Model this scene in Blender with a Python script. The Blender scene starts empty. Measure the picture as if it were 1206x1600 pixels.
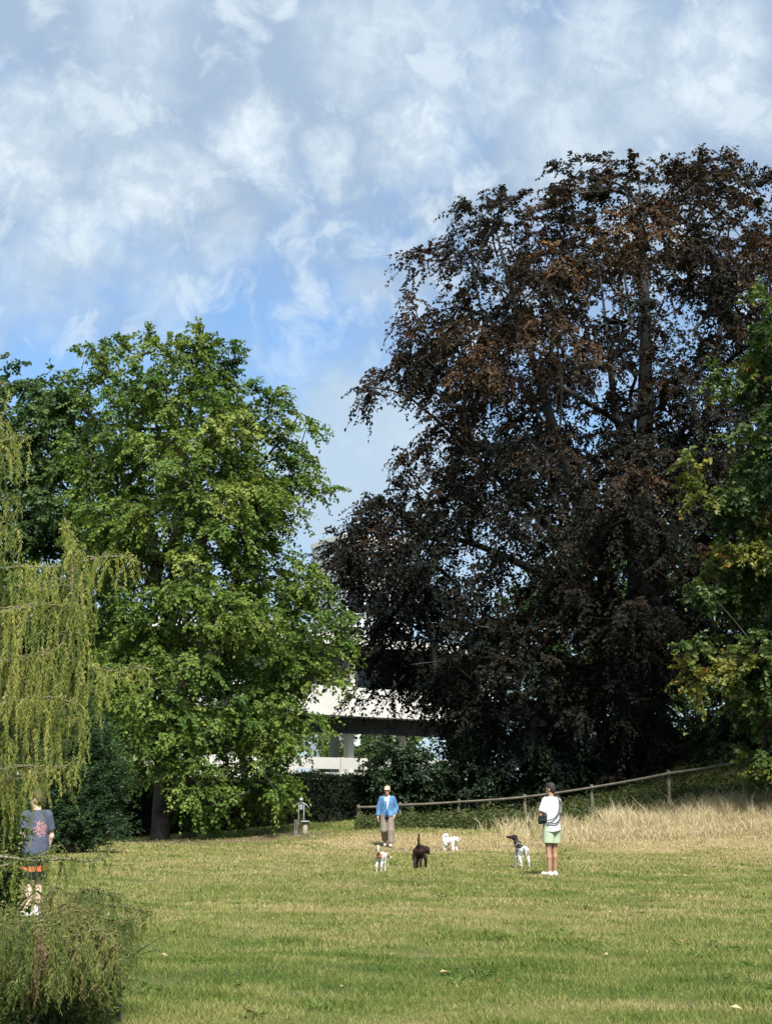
import bpy, math, random
import numpy as np
from mathutils import Vector, Matrix

rng = np.random.default_rng(11)
random.seed(11)
S = bpy.context.scene
COL = S.collection
R = math.radians

# ------------------------------------------------------------------ camera
F_PX, W_PX, H_PX, HORIZON, EYE = 2328.0, 1206.0, 1600.0, 1245.0, 1.5
PITCH = math.atan((HORIZON - H_PX / 2) / F_PX)
cd = bpy.data.cameras.new('camera')
cam = bpy.data.objects.new('camera', cd)
COL.objects.link(cam)
cd.sensor_fit = 'HORIZONTAL'
cd.sensor_width = 36
cd.lens = 36 * F_PX / W_PX
cd.clip_start = 0.1
cd.clip_end = 6000
cam.location = (0, 0, EYE)
cam.rotation_euler = (math.pi / 2 + PITCH, 0, 0)
S.camera = cam


def direction(px, py):
    cx, cy = (px - W_PX / 2) / F_PX, (H_PX / 2 - py) / F_PX
    c, s = math.cos(PITCH), math.sin(PITCH)
    return np.array([cx, c - s * cy, s + c * cy])


def at(px, py, Y):
    """world point at distance Y that the photograph shows at (px, py)"""
    d = direction(px, py)
    return np.array([0, 0, EYE]) + d * (Y / d[1])


# ------------------------------------------------------------------ light
SUN_EL, SUN_AZ = R(52), R(165)
S.view_settings.view_transform = 'Standard'
S.view_settings.look = 'None'
S.view_settings.gamma = 1
S.view_settings.use_curve_mapping = False
S.view_settings.exposure = 1.2
sl = bpy.data.lights.new('sun', 'SUN')
sl.energy = 4.3
sl.angle = R(15)
sl.color = (1.0, 0.95, 0.86)
sun = bpy.data.objects.new('sun', sl)
COL.objects.link(sun)
sdir = Vector((math.sin(SUN_AZ) * math.cos(SUN_EL), math.cos(SUN_AZ) * math.cos(SUN_EL), math.sin(SUN_EL)))
sun.rotation_euler = sdir.to_track_quat('Z', 'Y').to_euler()


def build_world():
    w = bpy.data.worlds.new('World')
    S.world = w
    w.use_nodes = True
    nt = w.node_tree
    nt.nodes.clear()
    N, L = nt.nodes.new, nt.links.new

    def math_(op, a, b=None, c=None, clamp=False):
        n = N('ShaderNodeMath')
        n.operation = op
        n.use_clamp = clamp
        for i, v in enumerate((a, b, c)):
            if v is None:
                continue
            if isinstance(v, (int, float)):
                n.inputs[i].default_value = v
            else:
                L(v, n.inputs[i])
        return n.outputs[0]

    def smooth(v, lo, hi, a=0.0, b=1.0):
        n = N('ShaderNodeMapRange')
        n.interpolation_type = 'SMOOTHSTEP'
        L(v, n.inputs['Value'])
        n.inputs['From Min'].default_value = lo
        n.inputs['From Max'].default_value = hi
        n.inputs['To Min'].default_value = a
        n.inputs['To Max'].default_value = b
        return n.outputs[0]

    def noise(vec, scale, detail=6, rough=0.55, dist=0.0, col=False):
        n = N('ShaderNodeTexNoise')
        L(vec, n.inputs['Vector'])
        n.inputs['Scale'].default_value = scale
        n.inputs['Detail'].default_value = detail
        n.inputs['Roughness'].default_value = rough
        n.inputs['Distortion'].default_value = dist
        return n.outputs['Color' if col else 'Fac']

    def vmath(op, a, b):
        n = N('ShaderNodeVectorMath')
        n.operation = op
        L(a, n.inputs[0])
        if hasattr(b, 'links'):
            L(b, n.inputs[1])
        else:
            n.inputs[1].default_value = b
        return n

    STR = 0.1
    sky = N('ShaderNodeTexSky')
    sky.sky_type = 'NISHITA'
    sky.sun_disc = False
    sky.sun_elevation = SUN_EL
    sky.sun_rotation = SUN_AZ
    sky.air_density = 1.0
    sky.dust_density = 0.6
    sky.ozone_density = 2.0
    d = N('ShaderNodeTexCoord').outputs['Generated']
    # ragged direction: the clouds' edges
    w1 = vmath('SUBTRACT', noise(d, 22, 8, 0.62, col=True), (0.5, 0.5, 0.5)).outputs[0]
    sc = N('ShaderNodeVectorMath')
    sc.operation = 'SCALE'
    L(w1, sc.inputs[0])
    sc.inputs['Scale'].default_value = 0.066
    dw = vmath('ADD', d, sc.outputs[0]).outputs[0]
    # individual puffs of the altocumulus field
    puffs = [(395, 215, 75, .75), (660, 205, 95, .85), (520, 245, 60, .55), (200, 150, 95, .5), (40, 170, 70, .55),
             (30, 250, 110, .75), (225, 305, 95, .7), (130, 365, 95, .6), (300, 270, 70, .45), (600, 60, 150, .5),
             (770, 110, 100, .55), (950, 50, 120, .5), (1110, 100, 120, .7), (890, 190, 110, .5), (850, 260, 70, .45),
             (360, 380, 70, .4), (220, 20, 120, .4), (435, 280, 50, .35), (105, 210, 70, .4), (1195, 190, 60, .5),
             (250, 440, 90, .3), (560, 450, 60, .2), (700, 10, 120, .4), (160, 310, 60, .5), (1020, 190, 90, .35),
             (60, 440, 110, .35)]
    acc = None
    for px, py, r, s in puffs:
        c = direction(px, py)
        c = c / np.linalg.norm(c)
        dist = vmath('DISTANCE', dw, tuple(c)).outputs['Value']
        m = smooth(dist, r / F_PX * 1.1, r / F_PX * 0.22, 0, min(1, s * 1.25))
        acc = m if acc is None else math_('MAXIMUM', acc, m)
    tex = smooth(noise(d, 40, 8, 0.65, 0.3), 0.34, 0.66, 0.45, 1.1)
    puff = math_('MULTIPLY', acc, tex, clamp=True)
    # thin veil, thickest overhead
    sep = N('ShaderNodeSeparateXYZ')
    L(d, sep.inputs[0])
    el = sep.outputs['Z']
    veil = smooth(noise(d, 9, 7, 0.55, 0.5), 0.25, 0.68)
    fine = smooth(noise(d, 24, 6, 0.6, 0.6), 0.3, 0.7, 0.75, 1.1)
    amount = smooth(el, 0.27, 0.44, 0.5, 0.9)
    veil = math_('MULTIPLY', math_('MULTIPLY', veil, fine), amount)
    base_v = smooth(el, 0.25, 0.42, 0.2, 0.58)
    veil = math_('ADD', veil, base_v, clamp=True)
    small = smooth(noise(d, 27, 7, 0.6, 0.4), 0.46, 0.70, 0, 0.7)
    small = math_('MULTIPLY', small, smooth(el, 0.24, 0.34, 0.3, 1.0))
    puff = math_('MAXIMUM', puff, small)
    # low pale cloud bank between the trees
    c = direction(585, 740)
    c = c / np.linalg.norm(c)
    bank = smooth(vmath('DISTANCE', dw, tuple(c)).outputs['Value'], 0.088, 0.05, 0, 0.85)
    lowhaze = smooth(el, 0.28, 0.12, 0, 0.6)
    bank = math_('MAXIMUM', bank, lowhaze)

    def mixc(fac, a, b):
        n = N('ShaderNodeMix')
        n.data_type = 'RGBA'
        L(fac, n.inputs['Factor'])
        for s_, v in ((6, a), (7, b)):
            if hasattr(v, 'links'):
                L(v, n.inputs[s_])
            else:
                n.inputs[s_].default_value = v
        return n.outputs[2]

    k = 1 / STR
    tint = N('ShaderNodeMix')
    tint.data_type = 'RGBA'
    tint.blend_type = 'MULTIPLY'
    tint.inputs['Factor'].default_value = 1
    L(sky.outputs[0], tint.inputs[6])
    tint.inputs[7].default_value = (0.58, 0.82, 0.97, 1)
    c1 = mixc(veil, tint.outputs[2], (0.178 * k, 0.235 * k, 0.312 * k, 1))
    c2 = mixc(bank, c1, (0.245 * k, 0.305 * k, 0.36 * k, 1))
    c3 = mixc(puff, c2, (0.355 * k, 0.405 * k, 0.44 * k, 1))
    bg = N('ShaderNodeBackground')
    L(c3, bg.inputs['Color'])
    bg.inputs['Strength'].default_value = STR
    out = N('ShaderNodeOutputWorld')
    L(bg.outputs[0], out.inputs['Surface'])


build_world()


# ------------------------------------------------------------------ mesh helpers
def mesh_np(name, V, F, mats, attrs=None, midx=None, smooth=False, parent=None):
    """V n x 3, F a list of (m x k) index arrays -> one linked mesh object"""
    me = bpy.data.meshes.new(name)
    V = np.asarray(V, dtype=np.float32)
    if not isinstance(F, list):
        F = [F]
    F = [np.asarray(f, dtype=np.int32) for f in F if len(f)]
    me.vertices.add(len(V))
    me.vertices.foreach_set('co', V.ravel())
    loops = np.concatenate([f.ravel() for f in F])
    sizes = np.concatenate([np.full(len(f), f.shape[1], dtype=np.int32) for f in F])
    starts = np.concatenate([[0], np.cumsum(sizes)[:-1]]).astype(np.int32)
    me.loops.add(len(loops))
    me.loops.foreach_set('vertex_index', loops)
    me.polygons.add(len(sizes))
    me.polygons.foreach_set('loop_start', starts)
    if midx is not None:
        me.polygons.foreach_set('material_index', np.asarray(midx, dtype=np.int32))
    me.update(calc_edges=True)
    me.polygons.foreach_set('use_smooth', np.full(len(sizes), bool(smooth)))
    for k, v in (attrs or {}).items():
        a = me.attributes.new(k, 'FLOAT', 'POINT')
        a.data.foreach_set('value', np.asarray(v, dtype=np.float32))
    for m in (mats if isinstance(mats, (list, tuple)) else [mats]):
        me.materials.append(m)
    me.validate()
    o = bpy.data.objects.new(name, me)
    COL.objects.link(o)
    if parent is not None:
        o.parent = parent
    return o


def tag(o, label=None, cat=None, group=None, kind=None):
    if label:
        o['label'] = label
    if cat:
        o['category'] = cat
    if group:
        o['group'] = group
    if kind:
        o['kind'] = kind
    return o


def empty(name, loc, label, cat, group=None, rz=0.0):
    o = bpy.data.objects.new(name, None)
    o.empty_display_size = 0.3
    COL.objects.link(o)
    o.location = tuple(loc)
    o.rotation_euler = (0, 0, rz)
    return tag(o, label, cat, group)


class MB:
    """collects boxes and tubes"""

    def __init__(self):
        self.V, self.F4, self.n = [], [], 0
        self.Fx = []

    def add(self, V, F):
        self.V.append(np.asarray(V, float))
        for f in F:
            self.Fx.append([i + self.n for i in f])
        self.n += len(V)

    def box(self, c, s, rz=0.0, bevel=0.0):
        x, y, z = np.array(s) / 2
        v = np.array([[a * x, b * y, d * z] for d in (-1, 1) for a, b in ((-1, -1), (1, -1), (1, 1), (-1, 1))])
        ca, sa = math.cos(rz), math.sin(rz)
        v = np.c_[v[:, 0] * ca - v[:, 1] * sa, v[:, 0] * sa + v[:, 1] * ca, v[:, 2]] + np.array(c)
        self.add(v, [(3, 2, 1, 0), (4, 5, 6, 7), (0, 1, 5, 4), (1, 2, 6, 5), (2, 3, 7, 6), (3, 0, 4, 7)])

    def tube(self, pts, radii, seg=8, cap=True):
        pts = np.asarray(pts, float)
        radii = np.broadcast_to(np.asarray(radii, float), (len(pts),))
        T = np.gradient(pts, axis=0)
        T /= np.linalg.norm(T, axis=1)[:, None] + 1e-9
        u = np.cross(T[0], [0, 0, 1.0] if abs(T[0][2]) < .9 else [1.0, 0, 0])
        u /= np.linalg.norm(u)
        V = []
        for p, t, r in zip(pts, T, radii):
            u = u - t * np.dot(u, t)
            u /= np.linalg.norm(u)
            w = np.cross(t, u)
            for k in range(seg):
                a = 2 * math.pi * k / seg
                V.append(p + r * (math.cos(a) * u + math.sin(a) * w))
        F = []
        for i in range(len(pts) - 1):
            for k in range(seg):
                k2 = (k + 1) % seg
                F.append((i * seg + k, i * seg + k2, (i + 1) * seg + k2, (i + 1) * seg + k))
        if cap:
            F.append(tuple(range(seg))[::-1])
            F.append(tuple((len(pts) - 1) * seg + k for k in range(seg)))
        self.add(V, F)

    def build(self, name, mat, parent=None, smooth=False, origin=None):
        V = np.concatenate(self.V)
        if origin is not None:
            V = V - np.array(origin)
        groups = {}
        for f in self.Fx:
            groups.setdefault(len(f), []).append(f)
        return mesh_np(name, V, [np.array(g) for g in groups.values()], mat, smooth=smooth, parent=parent)


# ------------------------------------------------------------------ materials
def new_mat(name):
    m = bpy.data.materials.new(name)
    m.use_nodes = True
    nt = m.node_tree
    b = nt.nodes['Principled BSDF']
    return m, nt, b


def ramp(nt, fac, stops):
    n = nt.nodes.new('ShaderNodeValToRGB')
    e = n.color_ramp.elements
    while len(e) < len(stops):
        e.new(0.5)
    for i, (p, c) in enumerate(stops):
        e[i].position = p
        e[i].color = (*c, 1)
    nt.links.new(fac, n.inputs['Fac'])
    return n.outputs['Color']


def noise_fac(nt, scale, detail=4, rough=0.55, obj=False):
    if obj:
        vec = nt.nodes.new('ShaderNodeTexCoord').outputs['Object']
    else:
        vec = nt.nodes.new('ShaderNodeNewGeometry').outputs['Position']
    n = nt.nodes.new('ShaderNodeTexNoise')
    nt.links.new(vec, n.inputs['Vector'])
    n.inputs['Scale'].default_value = scale
    n.inputs['Detail'].default_value = detail
    n.inputs['Roughness'].default_value = rough
    return n.outputs['Fac']


def attr_fac(nt, name):
    n = nt.nodes.new('ShaderNodeAttribute')
    n.attribute_name = name
    return n.outputs['Fac']


def leaf_mat(name, stops, trans=0.3, rough=0.55, spec=0.3, tr_tint=(1.25, 1.3, 0.6)):
    """stops over the per-leaf attribute 'tint'"""
    m, nt, b = new_mat(name)
    col = ramp(nt, attr_fac(nt, 'tint'), stops)
    nt.links.new(col, b.inputs['Base Color'])
    b.inputs['Roughness'].default_value = rough
    b.inputs['Specular IOR Level'].default_value = spec
    t = nt.nodes.new('ShaderNodeBsdfTranslucent')
    mx = nt.nodes.new('ShaderNodeMix')
    mx.data_type = 'RGBA'
    mx.blend_type = 'MULTIPLY'
    mx.inputs['Factor'].default_value = 1
    nt.links.new(col, mx.inputs[6])
    mx.inputs[7].default_value = (*tr_tint, 1)
    nt.links.new(mx.outputs[2], t.inputs['Color'])
    ms = nt.nodes.new('ShaderNodeMixShader')
    ms.inputs['Fac'].default_value = trans
    nt.links.new(b.outputs[0], ms.inputs[1])
    nt.links.new(t.outputs[0], ms.inputs[2])
    nt.links.new(ms.outputs[0], nt.nodes['Material Output'].inputs['Surface'])
    return m


def plain(name, c1, c2, scale=6, rough=0.7, bump=0.0, bscale=40, spec=0.3, obj=False, metal=0.0):
    m, nt, b = new_mat(name)
    nt.links.new(ramp(nt, noise_fac(nt, scale, obj=obj), [(0.3, c1), (0.7, c2)]), b.inputs['Base Color'])
    b.inputs['Roughness'].default_value = rough
    b.inputs['Specular IOR Level'].default_value = spec
    b.inputs['Metallic'].default_value = metal
    if bump:
        n = nt.nodes.new('ShaderNodeBump')
        n.inputs['Strength'].default_value = bump
        n.inputs['Distance'].default_value = 0.02
        nt.links.new(noise_fac(nt, bscale, obj=obj), n.inputs['Height'])
        nt.links.new(n.outputs[0], b.inputs['Normal'])
    return m


M = {}
M['bark'] = plain('bark', (.016, .014, .012), (.045, .04, .034), 3, .9, .6, 14)
M['beech_bark'] = plain('beech_bark', (.022, .022, .022), (.055, .053, .05), 2, .8, .4, 9)
M['pale_twig'] = plain('pale_twig', (.10, .09, .06), (.21, .19, .13), 8, .8, .3, 60)
M['green_twig'] = plain('green_twig', (.07, .08, .025), (.13, .12, .05), 8, .8)
M['concrete'] = plain('white_concrete', (.52, .515, .49), (.62, .61, .585), .6, .75, .05, 20)
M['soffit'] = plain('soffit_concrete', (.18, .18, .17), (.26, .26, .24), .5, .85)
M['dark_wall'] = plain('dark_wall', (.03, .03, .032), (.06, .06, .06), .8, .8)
M['tower'] = plain('tower_panel', (.46, .50, .55), (.56, .59, .63), .5, .6)
M['wood'] = plain('weathered_wood', (.085, .075, .058), (.17, .15, .115), 5, .85, .4, 50)
M['steel'] = plain('galvanised_steel', (.20, .21, .215), (.30, .31, .315), 9, .45, .1, 60, .5)
M['dark_steel'] = plain('dark_steel', (.06, .065, .065), (.11, .115, .11), 9, .5, .1, 60, .5)
M['bin'] = plain('beige_bin', (.19, .17, .13), (.27, .24, .19), 8, .7, .2, 40)
m, nt, b = new_mat('window_glass')
b.inputs['Base Color'].default_value = (.012, .016, .018, 1)
b.inputs['Roughness'].default_value = .06
M['glass'] = m


# ------------------------------------------------------------------ terrain
def wob(x, y, scale, seed, n=9):
    r = np.random.default_rng(seed)
    a = r.uniform(0, 2 * np.pi, n)
    k = r.uniform(.5, 1.8, n) * 2 * np.pi / scale
    p = r.uniform(0, 2 * np.pi, n)
    s = 0
    for i in range(n):
        s = s + np.sin(k[i] * (np.cos(a[i]) * x + np.sin(a[i]) * y) + p[i])
    return s / math.sqrt(n / 2)          # about unit variance


def sstep(a, b, v):
    t = np.clip((v - a) / (b - a), 0, 1)
    return t * t * (3 - 2 * t)


def gz(x, y):
    x = np.asarray(x, float)
    y = np.asarray(y, float)
    z55 = np.interp(x, [-30, -9, -6, -3, 0, 5, 7.2, 12, 20, 40], [0, 0, .12, .5, .62, .72, .98, 1.8, 2.9, 4.0])
    t = np.clip((y - 40) / 15, 0, 1)
    t = 0.75 * t + 0.25 * sstep(0, 1, t)
    z = z55 * t
    k = np.clip((x - 5) / 9, 0, 1.6) * .27
    z = z + k * np.clip(y - 54, 0, 7) * sstep(53, 57, y)
    z = z + .018 * wob(x, y, 3.5, 3) * sstep(6, 12, y) + .03 * wob(x, y, 11, 4) * sstep(12, 25, y)
    far = 1 - sstep(110, 220, np.hypot(x, y))
    return z * far


def gz1(x, y):
    return float(gz(np.array([x]), np.array([y]))[0])


def dryness(x, y):
    d = .44 + .07 * wob(x, y, 2.2, 21) + .04 * wob(x, y, 9, 22) + .09 * wob(x, y, 1.1, 23)
    d = d + .6 * sstep(39.8, 42.8, y + .6 * wob(x, y, 4, 24)) * sstep(-3.2, -.3, x + .5 * wob(x, y, 2, 26)) * (1 - sstep(45.6, 48.0, y))
    d = d - .16 * sstep(47, 50, y) - .06 * (1 - sstep(18, 30, y))
    d = d + .16 * sstep(24, 38, y) + .22 * np.exp(-((y - 20.5) / 2.2) ** 2) * sstep(-2, 1, wob(x, y, 5, 25) + .4)
    d = d - .16 * np.exp(-((y - 13.2) / 1.6) ** 2)
    return np.clip(d, 0, 1)


def bare(x, y):
    e = ((x + 6.6) / 6.0) ** 2 + ((y - 49.2) / 2.3) ** 2
    b = 1 - sstep(.55, 1.25, e + .22 * wob(x, y, 1.6, 31))
    p = np.exp(-((y - 43.2 - .35 * wob(x, y, 5, 33)) / 1.0) ** 2) * sstep(-2, 0, x) * (1 - sstep(4, 7, x)) * .8
    p2 = sstep(.8, 1.6, wob(x, y, 2.3, 34) * .6 + wob(x, y, 8, 35) * .6) * .35
    return np.clip(np.maximum(np.maximum(b, p), p2), 0, 1)


def spaced(core0, core1, step, ext):
    a = np.arange(core0, core1 + step / 2, step)
    g = step * 1.35 ** np.arange(1, 40)
    c = np.cumsum(g)
    c = c[c < ext]
    return np.concatenate([core0 - c[::-1], a, core1 + c])


def build_ground():
    xs = spaced(-24, 28, .6, 3000)
    ys = spaced(6, 72, .6, 3000)
    X, Y = np.meshgrid(xs, ys)
    Z = gz(X, Y)
    V = np.c_[X.ravel(), Y.ravel(), Z.ravel()]
    n, m_ = len(ys), len(xs)
    i = np.arange(n * m_).reshape(n, m_)
    F = np.stack([i[:-1, :-1], i[:-1, 1:], i[1:, 1:], i[1:, :-1]], -1).reshape(-1, 4)
    m, nt, b = new_mat('lawn_soil')
    big = noise_fac(nt, 1.6, 6, .6)
    fine = noise_fac(nt, 22, 4, .65)
    ma = nt.nodes.new('ShaderNodeMath')
    ma.operation = 'ADD'
    nt.links.new(attr_fac(nt, 'dry'), ma.inputs[0])
    mb = nt.nodes.new('ShaderNodeMath')
    mb.operation = 'MULTIPLY_ADD'
    nt.links.new(big, mb.inputs[0])
    mb.inputs[1].default_value = .5
    mb.inputs[2].default_value = -.25
    nt.links.new(mb.outputs[0], ma.inputs[1])
    col = ramp(nt, ma.outputs[0], [(.05, (.055, .092, .022)), (.35, (.105, .130, .036)), (.65, (.19, .175, .07)), (1, (.30, .24, .125))])
    earth = ramp(nt, fine, [(.3, (.085, .062, .040)), (.75, (.21, .16, .105))])
    mx = nt.nodes.new('ShaderNodeMix')
    mx.data_type = 'RGBA'
    nt.links.new(attr_fac(nt, 'bare'), mx.inputs['Factor'])
    nt.links.new(col, mx.inputs[6])
    nt.links.new(earth, mx.inputs[7])
    mv = nt.nodes.new('ShaderNodeMix')
    mv.data_type = 'RGBA'
    mv.blend_type = 'MULTIPLY'
    mv.inputs['Factor'].default_value = 1
    nt.links.new(mx.outputs[2], mv.inputs[6])
    nt.links.new(ramp(nt, fine, [(.3, (.6, .6, .6)), (.7, (1.2, 1.2, 1.15))]), mv.inputs[7])
    nt.links.new(mv.outputs[2], b.inputs['Base Color'])
    b.inputs['Roughness'].default_value = .95
    b.inputs['Specular IOR Level'].default_value = .1
    bp = nt.nodes.new('ShaderNodeBump')
    bp.inputs['Strength'].default_value = .9
    bp.inputs['Distance'].default_value = .04
    nt.links.new(noise_fac(nt, 30, 5, .7), bp.inputs['Height'])
    nt.links.new(bp.outputs[0], b.inputs['Normal'])
    o = mesh_np('lawn_ground', V, F, m, {'dry': dryness(V[:, 0], V[:, 1]), 'bare': bare(V[:, 0], V[:, 1])}, smooth=True)
    tag(o, 'park lawn of patchy green and dry grass rising gently to the right', 'lawn', kind='structure')


build_ground()


# ------------------------------------------------------------------ building
def build_house():
    A = np.array([-14.3, 72.0, 0])
    u = np.array([.707, .707, 0])
    nrm = np.array([.707, -.707, 0])
    rz = math.atan2(u[1], u[0])
    L_ = 29.0
    h = empty('modern_building', A, 'white flat roofed modernist building with long balconies behind the trees', 'building', rz=rz)
    # local frame: x along the front, y = into the building, z up

    def part(name, boxes, mat, parent=h):
        mb = MB()
        for c, s in boxes:
            mb.box(c, s)
        return mb.build(name, mat, parent)

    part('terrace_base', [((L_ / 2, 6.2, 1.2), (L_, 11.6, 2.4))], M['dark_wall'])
    part('terrace_edge', [((L_ / 2, 6.0, 2.62), (L_ + .6, 12.6, .36))], M['concrete'])
    for k in range(7):
        x0 = .2 + k * 4.14
        part('parapet', [((x0 + 1.9, -.12, 3.3), (3.8, .18, .62))], M['concrete'])
        part('parapet_post', [((x0 + 4.0, -.1, 3.2), (.22, .26, .86))], M['concrete'])
    for k in range(7):
        for yy in (1.6, 7.5):
            part('column', [((1.2 + k * 4.4, yy, 4.35), (.42, .42, 3.1))], M['concrete'])
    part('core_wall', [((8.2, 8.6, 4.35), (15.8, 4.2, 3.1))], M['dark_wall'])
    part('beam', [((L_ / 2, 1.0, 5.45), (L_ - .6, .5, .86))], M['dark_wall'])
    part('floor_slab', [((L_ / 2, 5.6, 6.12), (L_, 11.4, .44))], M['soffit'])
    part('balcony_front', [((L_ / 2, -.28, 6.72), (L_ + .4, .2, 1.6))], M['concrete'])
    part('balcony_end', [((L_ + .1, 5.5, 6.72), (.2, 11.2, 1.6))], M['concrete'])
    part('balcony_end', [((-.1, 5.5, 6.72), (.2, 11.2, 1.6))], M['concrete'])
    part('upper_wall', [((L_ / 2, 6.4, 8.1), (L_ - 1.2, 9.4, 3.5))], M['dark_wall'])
    for k in range(9):
        w_ = part('window', [((1.7 + k * 3.2, 1.64, 9.62), (3.0, .12, .14)), ((1.7 + k * 3.2, 1.64, 7.0), (3.0, .12, .14)),
                             ((.2 + k * 3.2, 1.64, 8.3), (.14, .12, 2.8)), ((1.7 + k * 3.2, 1.64, 8.3), (.08, .1, 2.46))], M['concrete'])
        part('pane', [((1.7 + k * 3.2, 1.68, 8.3), (2.86, .03, 2.5))], M['glass'], w_)
    for x_ in (0.05, 5.8, 11.6, 17.4, 23.2, 28.95):
        part('fin', [((x_, .75, 8.65), (.22, 2.0, 2.2))], M['concrete'])
    part('roof', [((L_ / 2, 5.3, 10.08), (L_ + 1.0, 12.6, .62))], M['concrete'])
    # tower behind
    T = at(562, 1200, 125)
    t = empty('tower_block', (T[0], T[1], 0), 'pale grey stair tower rising behind the white building', 'tower', rz=R(28))
    mb = MB()
    mb.box((0, 0, 11.2), (6.2, 6.2, 22.4))
    mb.build('wall', M['tower'], t)
    mb = MB()
    mb.box((0, 0, 22.6), (6.4, 6.4, .4))
    mb.build('roof', M['concrete'], t)
    for k in range(6):
        for q in (-1.95, 0, 1.95):
            mb = MB()
            mb.box((q, -3.11, 4.5 + k * 3.2), (1.4, .08, 2.0))
            mb.build('window', M['glass'], t)
    for q in (-3.0, -.98, .98, 3.0):
        mb = MB()
        mb.box((q, -3.16, 11.0), (.16, .2, 22.0))
        mb.build('pilaster', M['dark_steel'], t)


build_house()


# ------------------------------------------------------------------ fence
def build_fence():
    px = [(560, 1262, 56.0), (625, 1258.5, 55.4), (716, 1253.5, 54.6), (820, 1246, 53.4), (925, 1231, 52.0), (1045, 1209, 50.6), (1162, 1190, 49.4), (1290, 1163, 48.2)]
    f = None
    P = [at(*p) for p in px]
    f = empty('rail_fence', (P[3][0], P[3][1], gz1(P[3][0], P[3][1])), 'long grey wooden rail fence climbing the bank behind the dry grass', 'fence')
    o0 = np.array(f.location)
    for i, p in enumerate(P):
        g = gz1(p[0], p[1])
        mb = MB()
        top = p[2] + .10
        k = random.uniform(-.015, .015)
        mb.tube([(p[0], p[1] + .1, g - .25), (p[0] + k, p[1] + .1, (g + top) / 2), (p[0] + 2 * k, p[1] + .1, top - .012), (p[0] + 2 * k, p[1] + .1, top)], [.062, .060, .057, .045], 8)
        mb.build('post', M['wood'], f, origin=o0)
    for i in range(len(P) - 1):
        a, b = P[i], P[i + 1]
        mb = MB()
        ts = np.linspace(-.015, 1.015, 7)
        pts = [a + (b - a) * t + np.array([0, -.02, -.015 * math.sin(math.pi * t) + random.uniform(-.003, .003)]) for t in ts]
        mb.tube(pts, np.linspace(.046, .040, 7) if i % 2 else np.linspace(.040, .046, 7), 8)
        mb.build('rail', M['wood'], f, origin=o0)


build_fence()


# ------------------------------------------------------------------ trees
def unit(v):
    return v / (np.linalg.norm(v, axis=-1, keepdims=True) + 1e-9)


def leaves(P, D, Nn, Ln, Wd, tint, fold=.18, curl=.12):
    """diamond leaves folded along the midrib: returns V, F, tint per vertex"""
    D = unit(D)
    Sd = unit(np.cross(D, Nn))
    Nn = np.cross(Sd, D)
    Ln, Wd = Ln[:, None], Wd[:, None]
    mid = P + D * Ln * .45
    a = P
    b = mid + Sd * Wd * .5 + Nn * Wd * fold
    c = P + D * Ln - Nn * Ln * curl
    d = mid - Sd * Wd * .5 + Nn * Wd * fold
    V = np.stack([a, b, c, d], 1).reshape(-1, 3)
    i = np.arange(len(P), dtype=np.int32)[:, None] * 4
    F = np.concatenate([i, i + 1, i + 2, i + 3], 1)
    return V, F, np.repeat(tint, 4)


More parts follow.
